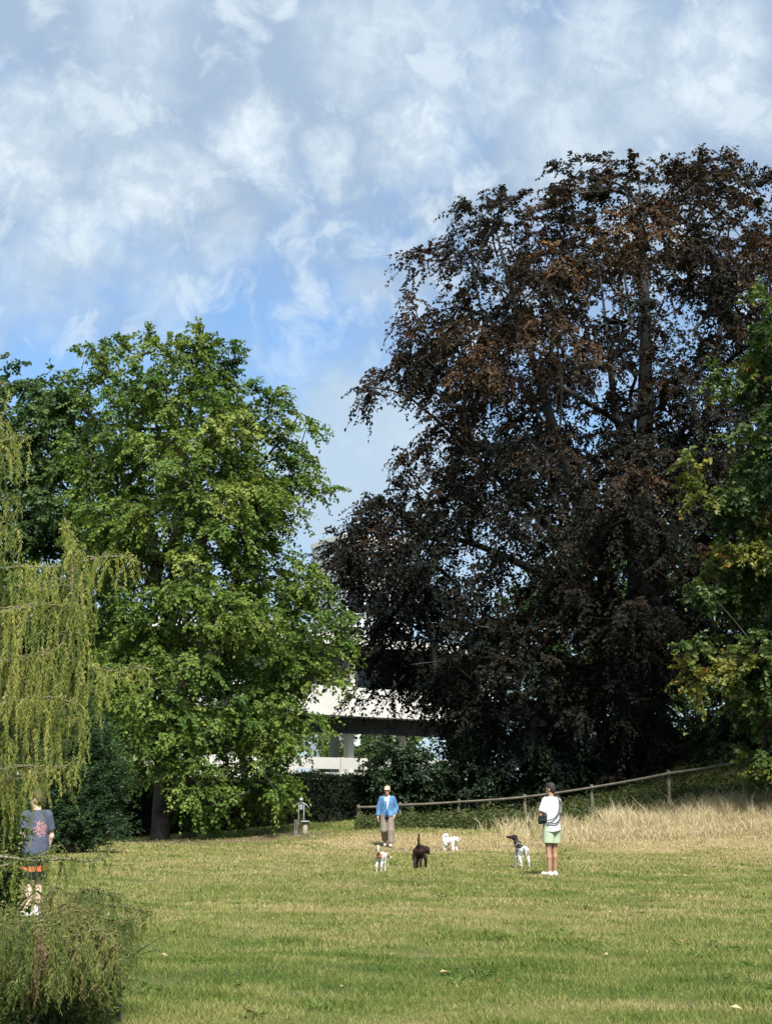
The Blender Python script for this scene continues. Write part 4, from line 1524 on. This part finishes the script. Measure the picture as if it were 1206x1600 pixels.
def hand(w, u, nrm, side, s=1.0):
    """palm, four bent fingers of unequal length and a thumb; w wrist, u towards the fingers, nrm the way the palm faces, side towards the thumb"""
    w, u, nrm, side = (np.array(v, float) for v in (w, u, nrm, side))
    u, nrm, side = unit(u), unit(nrm), unit(side)
    P = [('c', w, w + u * .03 * s, .026 * s, .028 * s, .012)]
    for q in (-.027, -.009, .009, .027):
        P.append(('c', w + u * .03 * s + side * q * .6 * s, w + u * .088 * s + side * q * s, .0155 * s, .0125 * s, .012))
    for q, l in ((.028, .068), (.0095, .078), (-.0095, .072), (-.028, .056)):
        k0 = w + u * .09 * s + side * q * s
        k1 = k0 + (u * .9 + nrm * .35) * l * .5 * s + side * q * .15
        k2 = k1 + (u * .55 + nrm * .8) * l * .5 * s
        P += [('c', k0, k1, .0105 * s, .0098 * s, .004), ('c', k1, k2, .0098 * s, .0085 * s, .004)]
    t0 = w + u * .028 * s + side * .022 * s
    t1 = t0 + (u * .55 + side * .75 + nrm * .3) * .045 * s
    t2 = t1 + (u * .85 + side * .25 + nrm * .35) * .035 * s
    P += [('c', t0, t1, .016 * s, .0125 * s, .008), ('c', t1, t2, .012 * s, .0095 * s, .004)]
    return P


def head(c, yaw=0.0, pitch=0.0):
    """prims of a head with brow, nose, jaw and ears; c the centre of the skull; yaw turns it to its left"""
    ca, sa = math.cos(yaw), math.sin(yaw)
    cp, sp = math.cos(pitch), math.sin(pitch)
    Rm = np.array([[ca, -sa, 0], [sa, ca, 0], [0, 0, 1]]) @ np.array([[1, 0, 0], [0, cp, -sp], [0, sp, cp]])
    T = lambda p: np.array(c) + Rm @ np.array(p)
    P = [('e', T((0, -.012, .015)), (.074, .094, .098), .02, Rm), ('e', T((0, .028, -.055)), (.055, .062, .065), .03, Rm), ('c', T((0, .07, -.098)), T((0, .055, -.1)), .022, .024, .02),
         ('c', T((0, .086, -.008)), T((0, .105, -.042)), .010, .015, .010), ('c', T((-.035, .076, .016)), T((.035, .076, .016)), .012, .012, .012),
         ('c', T((-.018, .085, -.068)), T((.018, .085, -.068)), .008, .008, .008)]
    for s in (-1, 1):
        P.append(('e', T((s * .077, -.008, -.02)), (.012, .022, .034), .006, Rm))
    return P, T, Rm


def torso(w=1.0):
    P = [('e', (0, 0, .96), (.165 * w, .115, .13), .05), ('e', (0, .005, 1.12), (.145 * w, .10, .15), .06), ('e', (0, 0, 1.29), (.175 * w, .115, .18), .06), ('c', (-.15 * w, -.01, 1.42), (.15 * w, -.01, 1.42), .06, .06, .05),
         ('c', (0, -.015, 1.42), (0, .0, 1.56), .062, .055, .04)]
    return P


def leg(hip, knee, ankle, toe):
    mid = np.array(knee) * .45 + np.array(ankle) * .55
    cal = np.array(knee) * .68 + np.array(ankle) * .32 + np.array([0, -.018, 0])
    return [('c', hip, knee, .088, .056, .03), ('c', knee, cal, .052, .054, .02), ('c', cal, ankle, .054, .036, .02), ('c', ankle, toe, .035, .028, .02)]


def eyes(T, parent):
    for s in (-1, 1):
        mb = MB()
        q = T((s * .031, .079, -.004))
        mb.tube([q, q + (T((0, .005, 0)) - T((0, 0, 0)))], [.009, .006], 8)
        mb.build('eye', M['black_cloth'], parent)


def shoes(parent, feet, mat):
    for a, t in feet:
        a, t = np.array(a, float), np.array(t, float)
        d = unit(t - a)
        heel = np.array([a[0] - d[0] * .035, a[1] - d[1] * .035, .042 + a[2] - .085])
        P = [('c', heel, np.array([t[0], t[1], t[2] + .002]), .047, .043, .02), ('c', a + np.array([0, 0, -.02]), heel, .048, .045, .02)]
        zlow = min(heel[2], t[2]) - .04
        figure_part('shoe', P, .009, mat, parent, clip=lambda X, Y, Z, z_=zlow: z_ - Z)


def person_white():
    x, y = at(863, 1363, 29.4)[0], 29.4
    r = empty('person', (x, y, gz1(x, y)), 'person in loose white t-shirt and pale green shorts watching the dogs with folded arms', 'person', rz=R(38))
    r.scale = (.92, .92, 1)
    hp, T, Rm = head((0, .015, 1.655), R(22), R(-4))
    A = {}
    body = torso(1.0) + hp
    fe = [((-.10, -.02, .085), (-.13, .15, .045)), ((.10, .03, .085), (.16, .19, .045))]
    body += leg((-.09, 0, .90), (-.095, .015, .49), fe[0][0], fe[0][1]) + leg((.09, 0, .90), (.10, .035, .49), fe[1][0], fe[1][1])
    # folded arms
    body += [('c', (-.19, -.01, 1.41), (-.255, .04, 1.16), .052, .043, .03), ('c', (-.255, .04, 1.16), (-.03, .215, 1.19), .041, .03, .02)]
    body += [('c', (.19, -.01, 1.41), (.25, .06, 1.15), .052, .043, .03), ('c', (.25, .06, 1.15), (.02, .225, 1.14), .041, .03, .02)]
    body += hand((-.03, .215, 1.19), (1, .1, .1), (0, -1, 0), (0, 0, 1)) + hand((.02, .225, 1.14), (-1, .02, -.1), (0, -1, 0), (0, 0, 1))
    figure_part('body', body, .0105, M['skin_tan'], r)
    eyes(T, r)
    hair = [('e', T((0, -.022, .03)), (.082, .094, .095), .02, Rm), ('e', T((0, -.05, -.02)), (.072, .065, .075), .03, Rm), ('e', T((0, .05, .085)), (.055, .04, .035), .03, Rm)]
    fr = lambda X, Y, Z: np.minimum(((X - T((0, .052, 0))[0]) * Rm[0, 1] + (Y - T((0, .052, 0))[1]) * Rm[1, 1]), T((0, 0, .045))[2] - Z)
    figure_part('hair', hair, .009, M['hair'], r, clip=fr)
    sh = [('e', (0, 0, .96), (.205, .155, .16), .06), ('e', (0, 0, 1.10), (.19, .145, .2), .08), ('e', (0, 0, 1.29), (.20, .14, .18), .06), ('c', (-.155, -.01, 1.425), (.155, -.01, 1.425), .075, .075, .05),
          ('c', (0, -.012, 1.44), (0, -.01, 1.50), .085, .072, .03), ('c', (-.17, -.01, 1.41), (-.238, .03, 1.215), .085, .088, .03, 1), ('c', (.17, -.01, 1.41), (.235, .04, 1.21), .085, .088, .03, 1),
          ('e', (0, -.01, .84), (.212, .165, .17), .05)]
    figure_part('t_shirt', sh, .012, M['white_cotton'], r, clip=lambda X, Y, Z: np.maximum(.85 - Z + .012 * np.sin(14 * X), Z - 1.505))
    so = [('c', (-.09, 0, .92), (-.10, .01, .63), .125, .118, .04, 1), ('c', (.09, 0, .92), (.105, .02, .63), .125, .118, .04, 1), ('e', (0, 0, .92), (.18, .13, .12), .05)]
    figure_part('shorts', so, .010, M['mint'], r, clip=lambda X, Y, Z: Z - .98)
    shoes(r, fe, M['white_shoe'])
    # sling bag under the left arm
    w = r.matrix_basis.copy()
    b = empty('sling_bag', (x, y, gz1(x, y)), 'small black sling bag worn under the arm of the person in white', 'bag', rz=R(38))
    b.scale = (.92, .92, 1)
    bx = MB()
    V, F = sdf_mesh([('c', (-.235, -.05, 1.14), (-.245, .08, 1.10), .05, .05, .02), ('c', (-.235, -.05, 1.06), (-.245, .08, 1.03), .05, .05, .04)], .009)
    mesh_np('pouch', V, F, M['bag'], smooth=True, parent=b)

    def loop(pts, nm):
        mb = MB()
        pts = np.array(pts)
        k = np.linspace(0, len(pts) - 1, 18)
        q = np.c_[[np.interp(k, range(len(pts)), pts[:, j]) for j in range(3)]].T
        for _ in range(2):
            q[1:-1] = q[1:-1] * .5 + (q[:-2] + q[2:]) * .25
        mb.tube(q, .013, 6)
        mb.build(nm, M['strap'], b, smooth=True)
    loop([(-.225, -.12, 1.06), (-.10, -.19, 1.08), (.05, -.195, 1.22), (.13, -.155, 1.38), (.14, -.03, 1.53), (.10, .09, 1.47)], 'strap')
    loop([(-.225, -.11, 1.02), (-.06, -.205, .99), (.09, -.20, 1.12), (.175, -.155, 1.34), (.165, -.03, 1.53)], 'strap')


person_white()


def person_blue():
    x, y = at(605, 1322, 43.6)[0], 43.6
    r = empty('person', (x, y, gz1(x, y)), 'older person in blue cardigan, khaki trousers and pale cap walking towards the camera', 'person', rz=R(176))
    hp, T, Rm = head((0, .045, 1.60), R(-4), R(-6))
    body = [(p[0], *p[1:]) for p in torso(.98)]
    body = [tuple([p[0]] + [np.array(q) * np.array([1, 1, .965]) if isinstance(q, tuple) and len(q) == 3 and k in ((0, 1) if p[0] == 'c' else (0,)) else q for k, q in enumerate(p[1:])]) for p in body]
    body += hp
    # stride: its left leg (image right) in front, right leg trailing with a bent knee
    fl = ((-.10, .14, .085), (-.115, .30, .05))
    fr = ((.07, -.22, .15), (.075, -.09, .055))
    body += leg((-.09, 0, .88), (-.10, .10, .48), *fl) + leg((.09, 0, .88), (.095, .05, .48), *fr)
    body += [('c', (-.185, -.01, 1.36), (-.255, -.06, 1.10), .05, .042, .03), ('c', (-.255, -.06, 1.10), (-.215, .06, .90), .04, .03, .02)]
    body += [('c', (.185, -.01, 1.36), (.25, -.01, 1.10), .05, .042, .03), ('c', (.25, -.01, 1.10), (.265, .06, .86), .04, .029, .02)]
    body += hand((-.215, .06, .90), (.1, .25, -1), (1, 0, 0), (0, 1, 0)) + hand((.265, .06, .86), (0, .18, -1), (-1, .1, 0), (0, 1, 0))
    figure_part('body', body, .0105, M['skin'], r)
    cap = [('e', T((0, -.01, .035)), (.088, .104, .095), .02, Rm)]
    figure_part('cap', cap, .009, M['pink_cap'], r, clip=lambda X, Y, Z: T((0, 0, .025))[2] - Z)
    mb = MB()
    pts = [T((math.sin(a) * .078,   .055 + math.cos(a) * .075, .034 - .012 * math.cos(a))) for a in np.linspace(-1.45, 1.45, 11)]
    inn = [T((math.sin(a) * .074, .03 + math.cos(a) * .06, .04)) for a in np.linspace(-1.45, 1.45, 11)]
    V = [*pts, *inn] + [np.array(q) + np.array([0, 0, .008]) for q in [*pts, *inn]]
    F = [(i, i + 1, 11 + i + 1, 11 + i) for i in range(10)] + [(22 + i + 1, 22 + i, 33 + i, 33 + i + 1) for i in range(10)] + [(i + 1, i, 22 + i, 22 + i + 1) for i in range(10)]
    mb.add(V, F)
    mb.build('cap_brim', M['pink_cap'], r)
    hr = [('e', T((0, -.03, -.02)), (.08, .075, .06), .02, Rm)]
    figure_part('hair', hr, .009, M['hair_white'], r)
    gl = []
    for s in (-1, 1):
        gl.append(('e', T((s * .034, .088, -.006)), (.032, .014, .022), .004, Rm))
        gl.append(('c', T((s * .062, .08, .0)), T((s * .08, -.01, -.005)), .006, .005, .003))
    gl.append(('c', T((-.02, .097, .0)), T((.02, .097, .0)), .006, .006, .004))
    figure_part('sunglasses', gl, .006, M['lens'], r)
    # cardigan, open at the front
    cg = [('e', (0, -.01, .92), (.215, .15, .16), .06), ('e', (0, 0, 1.08), (.19, .14, .2), .08), ('e', (0, 0, 1.25), (.195, .135, .18), .06), ('c', (-.15, -.015, 1.37), (.15, -.015, 1.37), .07, .07, .05), ('c', (-.06, -.02, 1.40), (.06, -.02, 1.40), .062, .062, .05), ('c', (0, -.025, 1.40), (0, -.02, 1.455), .08, .072, .03),
          ('c', (-.172, -.01, 1.35), (-.258, -.06, 1.10), .077, .068, .035), ('c', (-.258, -.06, 1.10), (-.218, .05, .915), .066, .055, .03, 1), ('c', (.172, -.01, 1.35), (.254, -.01, 1.10), .077, .068, .035), ('c', (.254, -.01, 1.10), (.266, .055, .875), .066, .055, .03, 1)]

    def cut(X, Y, Z):
        half = np.interp(Z, [.78, .95, 1.02, 1.30, 1.44, 1.6], [.055, .02, .012, .055, .085, .1])
        slot = np.minimum(half - np.abs(X + .005), Y - .02)
        return np.maximum(np.maximum(slot, .80 - Z + .015 * np.sin(9 * X + 1)), Z - 1.44)
    figure_part('cardigan', cg, .012, M['blue_knit'], r, clip=cut)
    for s in (-1, 1):
        mb = MB()
        pts = np.array([(s * .085, .035, 1.45), (s * .082, .105, 1.36), (s * .055, .15, 1.22), (s * .028, .158, 1.06), (s * .03, .162, .95), (s * .055, .15, .82)])
        mb.tube(pts, [.016, .017, .016, .014, .013, .012], 6)
        mb.build('collar_band', M['blue_dark'], r, smooth=True)
    mb = MB()
    mb.box((-.115, .142, .955), (.10, .022, .13))
    mb.build('pocket', M['blue_dark'], r)
    ts = [('e', (0, 0, 1.08), (.165, .125, .22), .06), ('e', (0, 0, 1.25), (.17, .122, .17), .06), ('c', (-.13, -.01, 1.37), (.13, -.01, 1.37), .06, .06, .05)]
    figure_part('t_shirt', ts, .010, M['white_cotton'], r, clip=lambda X, Y, Z: np.maximum(.90 - Z, Z - 1.42))
    mb = MB()
    mb.tube([(.0, .155, 1.0), (.0, .16, .9), (-.005, .15, .78)], [.03, .04, .03], 8)
    mb.tube([(.03, .125, 1.30), (.015, .15, 1.14), (.0, .16, 1.0)], [.012, .012, .012], 6)
    mb.build('scarf', M['navy'], r, smooth=True)
    tr = [('c', (-.085, 0, .90), (-.11, .09, .48), .125, .10, .04), ('c', (-.11, .09, .48), (-.108, .125, .13), .10, .088, .03, 1), ('c', (.085, 0, .90), (.10, .05, .48), .125, .098, .04), ('c', (.10, .05, .48), (.078, -.17, .20), .097, .085, .03, 1), ('e', (0, 0, .92), (.175, .13, .12), .05)]
    figure_part('trousers', tr, .012, M['khaki'], r, clip=lambda X, Y, Z: Z - .99)
    shoes(r, [fl, fr], M['white_shoe'])


person_blue()


def person_slate():
    x, y = at(51, 1425, 19.4)[0], 19.4
    r = empty('person', (x, y, gz1(x, y)), 'person in printed slate grey t-shirt and dark shorts half hidden by the conifer', 'person', rz=R(46))
    r.scale = (.88, .88, .92)
    hp, T, Rm = head((0, .02, 1.60), R(30), R(-8))
    body = [tuple([p[0]] + [np.array(q) * np.array([1, 1, .965]) if isinstance(q, tuple) and len(q) == 3 and k in ((0, 1) if p[0] == 'c' else (0,)) else q for k, q in enumerate(p[1:])]) for p in torso(1.0)] + hp
    fe = [((-.10, -.03, .085), (-.12, .14, .045)), ((.10, .05, .085), (.12, .22, .045))]
    body += leg((-.09, 0, .88), (-.10, .01, .47), *fe[0]) + leg((.09, 0, .88), (.10, .05, .47), *fe[1])
    for s in (-1, 1):
        body += [('c', (s * .19, -.01, 1.37), (s * .245, -.02, 1.09), .05, .042, .03), ('c', (s * .245, -.02, 1.09), (s * .235, .06, .86), .04, .029, .02)]
        body += hand((s * .235, .06, .86), (0, .15, -1), (-s, 0, 0), (0, 1, 0))
    figure_part('body', body, .0105, M['skin_pale'], r)
    eyes(T, r)
    hair = [('e', T((0, -.02, .03)), (.083, .096, .096), .02, Rm), ('e', T((0, -.05, -.02)), (.072, .065, .075), .03, Rm)]
    figure_part('hair', hair, .009, M['hair_brown'], r, clip=lambda X, Y, Z: np.minimum((X - T((0, .05, 0))[0]) * Rm[0, 1] + (Y - T((0, .05, 0))[1]) * Rm[1, 1], T((0, 0, .045))[2] - Z))
    sh = [('e', (0, 0, .86), (.215, .17, .13), .05), ('e', (0, 0, .95), (.205, .155, .16), .06), ('e', (0, 0, 1.08), (.185, .14, .2), .08), ('e', (0, 0, 1.25), (.195, .135, .18), .06), ('c', (-.155, -.01, 1.38), (.155, -.01, 1.38), .072, .072, .05), ('c', (0, -.02, 1.40), (0, -.015, 1.45), .08, .07, .03),
          ('c', (-.175, -.01, 1.37), (-.228, -.015, 1.17), .08, .078, .03, 1), ('c', (.175, -.01, 1.37), (.228, -.015, 1.17), .08, .078, .03, 1)]
    pr = lambda C: ((C[:, 1] < -.06) & ((C[:, 0] / .12) ** 2 + ((C[:, 2] - 1.2) / .10) ** 2 + .35 * wob(C[:, 0], C[:, 2], .05, 9) < .8)).astype(int)
    figure_part('t_shirt', sh, .012, [M['slate'], M['print']], r, clip=lambda X, Y, Z: np.maximum(.82 - Z, Z - 1.455), midx=pr)
    so = [('c', (-.09, 0, .89), (-.105, .01, .52), .12, .112, .04, 1), ('c', (.09, 0, .89), (.105, .04, .52), .12, .112, .04, 1), ('e', (0, 0, .90), (.175, .13, .12), .05)]
    tr = lambda C: (((C[:, 2] > .62) & (C[:, 2] < .70) & (np.abs(C[:, 0]) > .0)).astype(int))
    figure_part('shorts', so, .010, [M['black_cloth'], M['orange']], r, clip=lambda X, Y, Z: Z - .96, midx=tr)
    for s, f in zip((-1, 1), fe):
        a = np.array(f[0])
        figure_part('sock', [('c', a + np.array([0, 0, -.02]), a + np.array([0, -.003, .07]), .043, .044, .01, 1)], .009, M['white_cotton'], r)
    shoes(r, fe, M['white_shoe'])


person_slate()


# ------------------------------------------------------------------ dogs
def dog_prims(s, tail, headc, yaw, pitch, ears='drop', neck_r=.055, muzzle=.085, body_w=1.0, fluffy=0.0, legs=None, hr=.062, tail_r=(.022, .012)):
    """dog about 0.5 m at the withers at s = 1, facing +y; headc the centre of its skull"""
    w = body_w
    f = fluffy
    P = [('e', (0, .17, .385), (.088 * w + f, .16, .118 + f), .06), ('e', (0, -.02, .40), (.075 * w + f, .18, .085 + f), .06), ('e', (0, -.20, .415), (.08 * w + f, .105, .088 + f), .06), ('c', (0, -.22, .46), (0, .22, .465), .04 + f, .05 + f, .04)]
    hc = np.array(headc, float)
    P += [('c', (0, .22, .44), hc + np.array([0, -.02, -.02]), neck_r + .02 + f, neck_r + f, .05)]
    ca, sa, cp, sp = math.cos(yaw), math.sin(yaw), math.cos(pitch), math.sin(pitch)
    Rm = np.array([[ca, -sa, 0], [sa, ca, 0], [0, 0, 1]]) @ np.array([[1, 0, 0], [0, cp, -sp], [0, sp, cp]])
    T = lambda p: hc + Rm @ np.array(p)
    P += [('e', T((0, 0, 0)), (hr + f, hr * 1.2 + f, hr + f), .03, Rm), ('c', T((0, .05, -.018)), T((0, .06 + muzzle, -.03)), .036 + f * .6, .024 + f * .6, .025)]
    for q in (-1, 1):
        if ears == 'drop':
            P += [('c', T((q * .055, -.01, .035)), T((q * .085, .0, -.015)), .018 + f * .5, .02 + f * .5, .012), ('c', T((q * .085, 0, -.015)), T((q * .08, .012, -.06)), .02 + f * .5, .012 + f * .5, .01)]
        else:
            P += [('c', T((q * .04, -.01, .05)), T((q * .07, .0, .085)), .02, .012, .012), ('c', T((q * .07, 0, .085)), T((q * .085, .03, .06)), .012, .009, .008)]
    lg = legs or [(-.07, 0), (.07, 0), (-.065, 0), (.065, 0)]
    for i, (x, dy) in enumerate(lg):
        q = -1 if i % 2 == 0 else 1
        if i < 2:      # fore legs
            y0 = .22
            P += [('c', (q * .06 * w, y0, .36), (x, y0 - .02 + dy * .4, .235), .045 + f, .03 + f * .8, .03), ('c', (x, y0 - .02 + dy * .4, .235), (x, y0 + .005 + dy * .8, .10), .027 + f * .8, .02 + f * .7, .015),
                  ('c', (x, y0 + .005 + dy * .8, .10), (x, y0 + .01 + dy, .028), .02 + f * .7, .018 + f * .6, .012), ('c', (x, y0 + .005 + dy, .024), (x, y0 + .04 + dy, .02), .023 + f * .5, .02 + f * .4, .012)]
        else:          # hind legs: knee forward, hock back
            y0 = -.24
            P += [('c', (q * .055 * w, y0 + .03, .41), (x, y0 + .08 + dy * .3, .27), .062 + f, .042 + f, .03), ('c', (x, y0 + .08 + dy * .3, .27), (x, y0 - .04 + dy * .8, .155), .038 + f * .8, .022 + f * .6, .02),
                  ('c', (x, y0 - .04 + dy * .8, .155), (x, y0 - .02 + dy, .03), .021 + f * .6, .018 + f * .6, .012), ('c', (x, y0 - .025 + dy, .024), (x, y0 + .02 + dy, .02), .022 + f * .5, .02 + f * .4, .012)]
    tl = [np.array(p, float) for p in tail]
    for a, b, k in zip(tl[:-1], tl[1:], range(9)):
        nseg = len(tl) - 1
        ra = tail_r[0] + (tail_r[1] - tail_r[0]) * k / nseg
        rb = tail_r[0] + (tail_r[1] - tail_r[0]) * (k + 1) / nseg
        P.append(('c', a, b, ra + f, rb + f, .015))
    out = []
    for p in P:
        if p[0] == 'c':
            out.append(('c', np.array(p[1]) * s, np.array(p[2]) * s, p[3] * s, p[4] * s, p[5] * s))
        else:
            out.append(('e', np.array(p[1]) * s, tuple(np.array(p[2]) * s), p[3] * s) + tuple(p[4:]))
    return out, (lambda p: T(p) * s)


def fur(name, c1, c2):
    return plain(name, c1, c2, 30, .85, .6, 110, .15, obj=True)


M['fur_white'] = fur('white_fur', (.46, .45, .41), (.60, .59, .56))
M['fur_fluffy'] = fur('fluffy_white_fur', (.70, .68, .64), (.80, .79, .76))
M['fur_brown'] = fur('brown_fur', (.16, .075, .03), (.26, .13, .055))
M['fur_black'] = fur('black_fur', (.012, .009, .009), (.032, .024, .022))
M['fur_dkbrown'] = fur('dark_brown_fur', (.016, .009, .008), (.05, .03, .026))
M['fur_grey'] = fur('ticked_fur', (.10, .10, .105), (.34, .34, .34))
M['nose'] = plain('dog_nose', (.01, .01, .01), (.02, .02, .02), 20, .35, 0, 10, .5, obj=True)


def nose_eyes(T, root, mz, eyes_=True):
    mb = MB()
    q = T((0, .06 + mz + .018, -.022))
    q0 = T((0, .06 + mz + .002, -.022))
    mb.tube([q0, q, q + (q - q0) * .3], [.014, .013, .004], 8)
    mb.build('nose', M['nose'], root, smooth=True)
    for s in (-1, 1):
        mb = MB()
        e = T((s * .034, .052, .014))
        e2 = T((s * .037, .064, .016))
        mb.tube([e, e2], [.011, .007], 8)
        mb.build('eye', M['nose'], root, smooth=True)


def fur_tufts(root, V, n, length, mat, r, tint=.5):
    """short tufts standing off the coat"""
    i = r.integers(0, len(V), n)
    c = V.mean(0)
    P = V[i]
    D = unit((P - c) * np.array([1, .5, .7])) + r.normal(0, .5, (n, 3)) + np.array([0, -.1, -.5])
    sz = r.uniform(.6, 1.3, n) * length
    Vv, F, tv = leaves(P - unit(D) * .004, D, r.normal(0, 1, (n, 3)), sz, sz * .4, np.full(n, tint))
    return mesh_np('coat', Vv, F, mat, {'tint': tv}, parent=root)


def build_dogs():
    rr = np.random.default_rng(151)
    # white dog with brown patches
    x, y = at(595, 1359, 30.6)[0], 30.6
    d = empty('dog', (x, y, gz1(x, y)), 'small white dog with a brown patch at the root of its raised tail', 'dog', rz=R(-11))
    P, T = dog_prims(.74, [(0, -.29, .47), (0, -.34, .54), (-.005, -.35, .62), (-.01, -.33, .69)], (.10, .40, .43), R(-52), R(-20), hr=.064, body_w=1.12, tail_r=(.024, .030))
    s = .74

    def pat(C):
        base = (np.linalg.norm((C - np.array([0, -.285, .475]) * s) * np.array([1, 1, .8]), axis=1) < .10 * s)
        hd = C - T((0, 0, 0))
        ear = (np.linalg.norm(C - T((.07, 0, 0)), axis=1) < .062 * s) | (np.linalg.norm(C - T((-.07, 0, 0)), axis=1) < .062 * s)
        return (base | ear).astype(int)
    figure_part('body', P, .008, [M['fur_white'], M['fur_brown']], d, midx=pat)
    nose_eyes(T, d, .085)
    # black dog
    x, y = at(655, 1352, 32.8)[0], 32.8
    d = empty('dog', (x, y, gz1(x, y)), 'shaggy black brown dog seen from behind with its thin tail straight up', 'dog', rz=R(-3))
    P, T = dog_prims(1.0, [(0, -.29, .49), (0, -.325, .56), (0, -.335, .66), (.005, -.33, .755)], (.13, .40, .43), R(-30), R(-25), hr=.066, body_w=1.0, fluffy=.006, tail_r=(.022, .012), legs=[(-.05, .02), (.13, .06), (-.085, -.06), (.03, .03)])
    o = figure_part('body', P, .009, [M['fur_dkbrown'], M['fur_black']], d, midx=lambda C: (C[:, 2] < .30).astype(int))
    nose_eyes(T, d, .085)
    V = np.array([v.co for v in o.data.vertices])
    fur_tufts(d, V, 2200, .026, M['fur_dkbrown'], rr)
    # white fluffy dog
    x, y = at(703, 1327, 42.2)[0], 42.2
    d = empty('dog', (x, y, gz1(x, y)), 'fluffy little white dog facing right on the dry path', 'dog', rz=R(-128))
    P, T = dog_prims(.66, [(0, -.27, .47), (0, -.30, .55), (.0, -.24, .62), (0, -.15, .62)], (.0, .34, .46), R(28), R(-10), hr=.07, body_w=1.2, fluffy=.034, muzzle=.05, tail_r=(.03, .03), legs=[(-.08, .04), (.08, -.02), (-.075, -.03), (.075, .04)])
    o = figure_part('body', P, .009, M['fur_fluffy'], d)
    V = np.array([v.co for v in o.data.vertices])
    fur_tufts(d, V, 2600, .024, M['fur_fluffy'], rr)
    hc = T((0, .115, .0))
    s = .66
    mb = MB()
    q0, q1 = T((0, .115, -.02)), T((0, .165, -.022))
    mb.tube([q0, q1, q1 + (q1 - q0) * .2], [.02, .02, .007], 8)
    mb.build('nose', M['nose'], d, smooth=True)
    for k in (-1, 1):
        mb = MB()
        mb.tube([T((k * .04, .075, .02)), T((k * .045, .125, .025))], [.016, .012], 8)
        mb.build('eye', M['nose'], d, smooth=True)
    # black and white pointer
    x, y = at(815, 1350, 33.2)[0], 33.2
    d = empty('dog', (x, y, gz1(x, y)), 'tall black headed dog with white hindquarters beside the person in white', 'dog', rz=R(10))
    P, T = dog_prims(1.0, [(0, -.30, .47), (0, -.345, .42), (.008, -.355, .34), (.012, -.345, .27)], (-.06, .34, .66), R(70), R(14), hr=.06, body_w=.88, muzzle=.10, neck_r=.05, tail_r=(.022, .012), legs=[(-.07, 0), (.07, .03), (-.095, -.02), (.095, .03)])

    def pat(C):
        m = np.zeros(len(C), int)
        m[(C[:, 1] > .02) & (C[:, 2] > .36)] = 2
        m[(C[:, 2] > .44) & (C[:, 1] > -.25) & (C[:, 1] < .24)] = 1
        m[(wob(C[:, 0] * 2, C[:, 1] + C[:, 2], .16, 171) > 1.15) & (C[:, 1] > -.3) & (C[:, 2] > .25)] = 2
        m[(np.linalg.norm(C - T((0, .03, 0)), axis=1) < .19) & (C[:, 2] > .555)] = 1
        m[(C[:, 2] < .07) & (C[:, 1] < 0)] = 1
        return m
    figure_part('body', P, .009, [M['fur_white'], M['fur_black'], M['fur_grey']], d, midx=pat)
    nose_eyes(T, d, .10)
    mb = MB()
    c = np.array([-.02, .27, .55])
    ring = [c + np.array([math.cos(a) * .078, math.sin(a) * .072, .03 * -math.sin(a)]) for a in np.linspace(0, 2 * np.pi, 15)]
    mb.tube(ring, .011, 6)
    mb.build('collar', M['strap'], d, smooth=True)


build_dogs()
